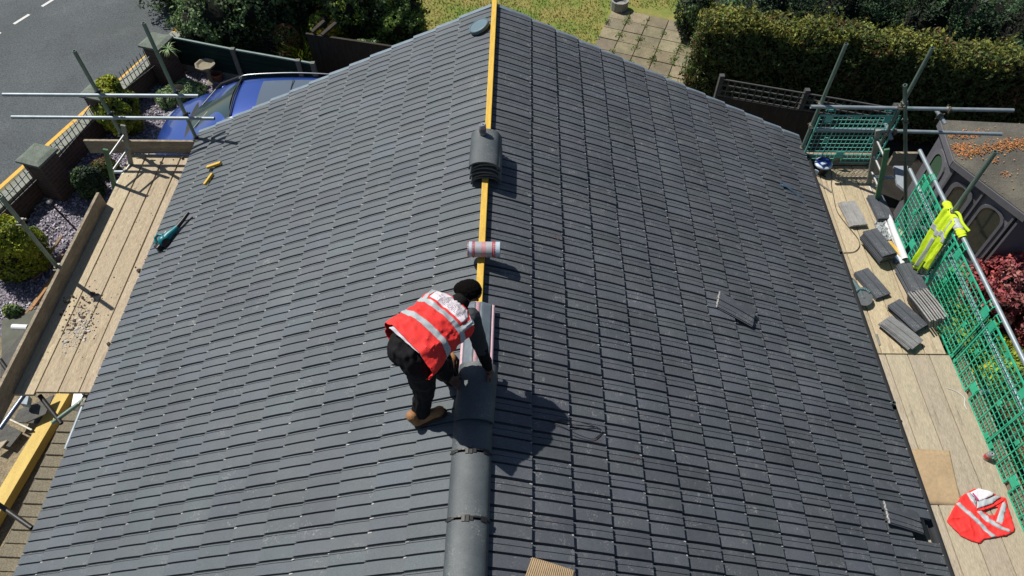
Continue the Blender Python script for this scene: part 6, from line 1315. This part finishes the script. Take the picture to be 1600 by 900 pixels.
# stations along the length: x, half width, sill z, belt z, belt half width, roof z, roof half width
CX, CY = -6.78, 10.26; CA = math.radians(2.0)
def cw(x, y, z):
    x = x if x < 0.3 else (0.3+(x-0.3)*0.62 if x < 1.2 else x-0.342)
    return (CX+x*math.cos(CA)-y*math.sin(CA), CY+x*math.sin(CA)+y*math.cos(CA), z)
ST_ = [(0.0,0.52,0.32,0.50,0.46,0.56,0.40),(0.10,0.70,0.25,0.60,0.64,0.68,0.56),(0.30,0.83,0.22,0.70,0.76,0.80,0.66),(0.65,0.89,0.20,0.80,0.80,0.90,0.68),(1.05,0.90,0.20,0.90,0.82,0.985,0.70),
       (1.30,0.90,0.20,0.94,0.83,1.06,0.70),(1.75,0.90,0.20,0.97,0.84,1.34,0.62),(2.05,0.90,0.20,0.98,0.84,1.46,0.60),(2.6,0.90,0.20,0.99,0.84,1.50,0.61),(3.4,0.90,0.20,1.0,0.84,1.49,0.60),(3.9,0.89,0.22,1.0,0.82,1.44,0.57),(4.2,0.86,0.25,0.98,0.78,1.15,0.55),(4.32,0.78,0.35,0.85,0.72,0.92,0.55)]
def section(st):
    x,w,z0,zb,wb,zr,wr = st; P = [(0,z0),(w*0.8,z0),(w,z0+0.12),(w*1.0,(z0+zb)/2),(wb,zb),(wb*0.45+wr*0.55,zb*0.4+zr*0.6),(wr,zr-0.03),(wr*0.75,zr),(0,zr+0.02)]
    return [cw(x,-y,z) for y,z in P]+[cw(x,y,z) for y,z in P[-2:0:-1]]
secs = [section(s) for s in ST_]; n = len(secs[0]); mb = MB(); vs = [p for s in secs for p in s]; fs = []; half = 8
for i in range(len(secs)-1):
    for k in range(n): fs.append((i*n+k,(i+1)*n+k,(i+1)*n+(k+1)%n,i*n+(k+1)%n))
fs += [tuple(range(n)), tuple(range((len(secs)-1)*n,len(secs)*n))[::-1]]
mb.add(vs, fs); mb.build('body', M_car, car, smooth=True, subs=2)
def roofq(pts, name, m, lift=0.012, th=0.006):
    return MB().add([cw(x,y,z+lift) for x,y,z in pts],[tuple(range(len(pts)))]).build(name, m, car, solid=th)
def wsg(u, v):   # windscreen surface
    x = 1.20+0.82*v; zc = 1.035+0.445*v; hw = 0.70-0.10*v; y = (u*2-1)*hw; return cw(x-0.10*(1-v)*0+0.16*abs(u*2-1)**2*(0.8-0.3*v), y, zc+0.012-0.055*abs(u*2-1)**2.5)
MB().grid(wsg, 20, 12).build('windscreen', M_cg, car, smooth=True)
MB().grid(lambda u,v: cw(2.50+1.30*v, (u*2-1)*0.43, 1.507+0.028*math.sin(PI*(0.15+0.8*v))-0.03*abs(u*2-1)**2), 16, 16).build('roof_glass', M_rg, car, smooth=True)
b = MB(); b.beam(cw(3.05,-0.43,1.540),cw(3.05,0.43,1.540),0.012,0.01); b.build('roof_glass_seam', M_blk, car)
for s in (-1,1):
    MB().tube(curve([cw(2.02,s*0.575,1.45),cw(2.2,s*0.59,1.515),cw(3.0,s*0.60,1.535),cw(3.7,s*0.585,1.50),cw(3.85,s*0.57,1.46)]),0.011,n=8).build('roof_rail', mat('bright_rail',(0.55,0.56,0.58),0.25,var=0.05,metal=0.8), car, smooth=True)
    MB().add([cw(*q) for q in ((1.55,s*0.868,1.0),(3.7,s*0.862,1.02),(3.45,s*0.70,1.38),(2.1,s*0.705,1.38))],[(0,1,2,3)]).build('side_window', M_cg, car)
    m_ = MB(); m_.sphere(cw(1.52,s*0.93,0.98),(0.06,0.08,0.05)); m_.build('mirror', M_car, car, smooth=True)
    h_ = MB(); h_.grid(lambda u,v: cw(0.10+0.28*u, s*(0.60+0.17*u-0.16*v*(1-u*0.3)), 0.655+0.11*u+0.02*math.sin(PI*v)), 10, 6); h_.build('headlight', glass('headlight_glass',(0.35,0.38,0.40),0.08), car, smooth=True)
    for x in (0.80,3.45):
        w_ = thing('wheel', (0,0,0), None, None); bpy.data.objects.remove(w_)
        c = Vector(cw(x,s*0.86,0.31)); R = Matrix.Rotation(PI/2,3,'X'); wh = MB().lathe(c,[(0.17,-0.08),(0.30,-0.09),(0.31,-0.06),(0.31,0.06),(0.30,0.09),(0.17,0.08)],n=28,M=R).build('wheel', M_blk, car, smooth=True)
        MB().lathe(c,[(0.02,-0.085),(0.17,-0.07),(0.17,0.07),(0.02,0.085)],n=18,M=R).build('rim', M_alu, wh, smooth=True)
b = MB(); b.beam(cw(0.02,-0.25,0.50),cw(0.02,0.25,0.50),0.03,0.11); b.build('grille', M_blk, car)
for s in (-0.35,0.28):
    b = MB(); a0, a1 = Vector(cw(1.30,s,1.095)), Vector(cw(1.52,s+0.30,1.215)); b.beam(a0,a1,0.012,0.012); b.build('wiper', M_blk, car)
for sd_ in (-1,1):
    MB().tube([cw(1.22+0.16,sd_*0.735,1.02),cw(1.62,sd_*0.70,1.24),cw(2.06,sd_*0.615,1.455)],0.035,n=8).build('windscreen_pillar', M_blk, car, smooth=True)
MB().tube([cw(2.08,-0.58,1.47),cw(2.06,0,1.50),cw(2.08,0.58,1.47)],0.016,n=6).build('windscreen_header', M_blk, car, smooth=True)
b = MB(); b.grid(lambda u,v: cw(1.04+0.20*v+0.14*abs(u*2-1)**2,(u*2-1)*0.76,1.010+0.040*v-0.045*abs(u*2-1)**2.5), 16, 3); b.build('scuttle', M_blk, car)
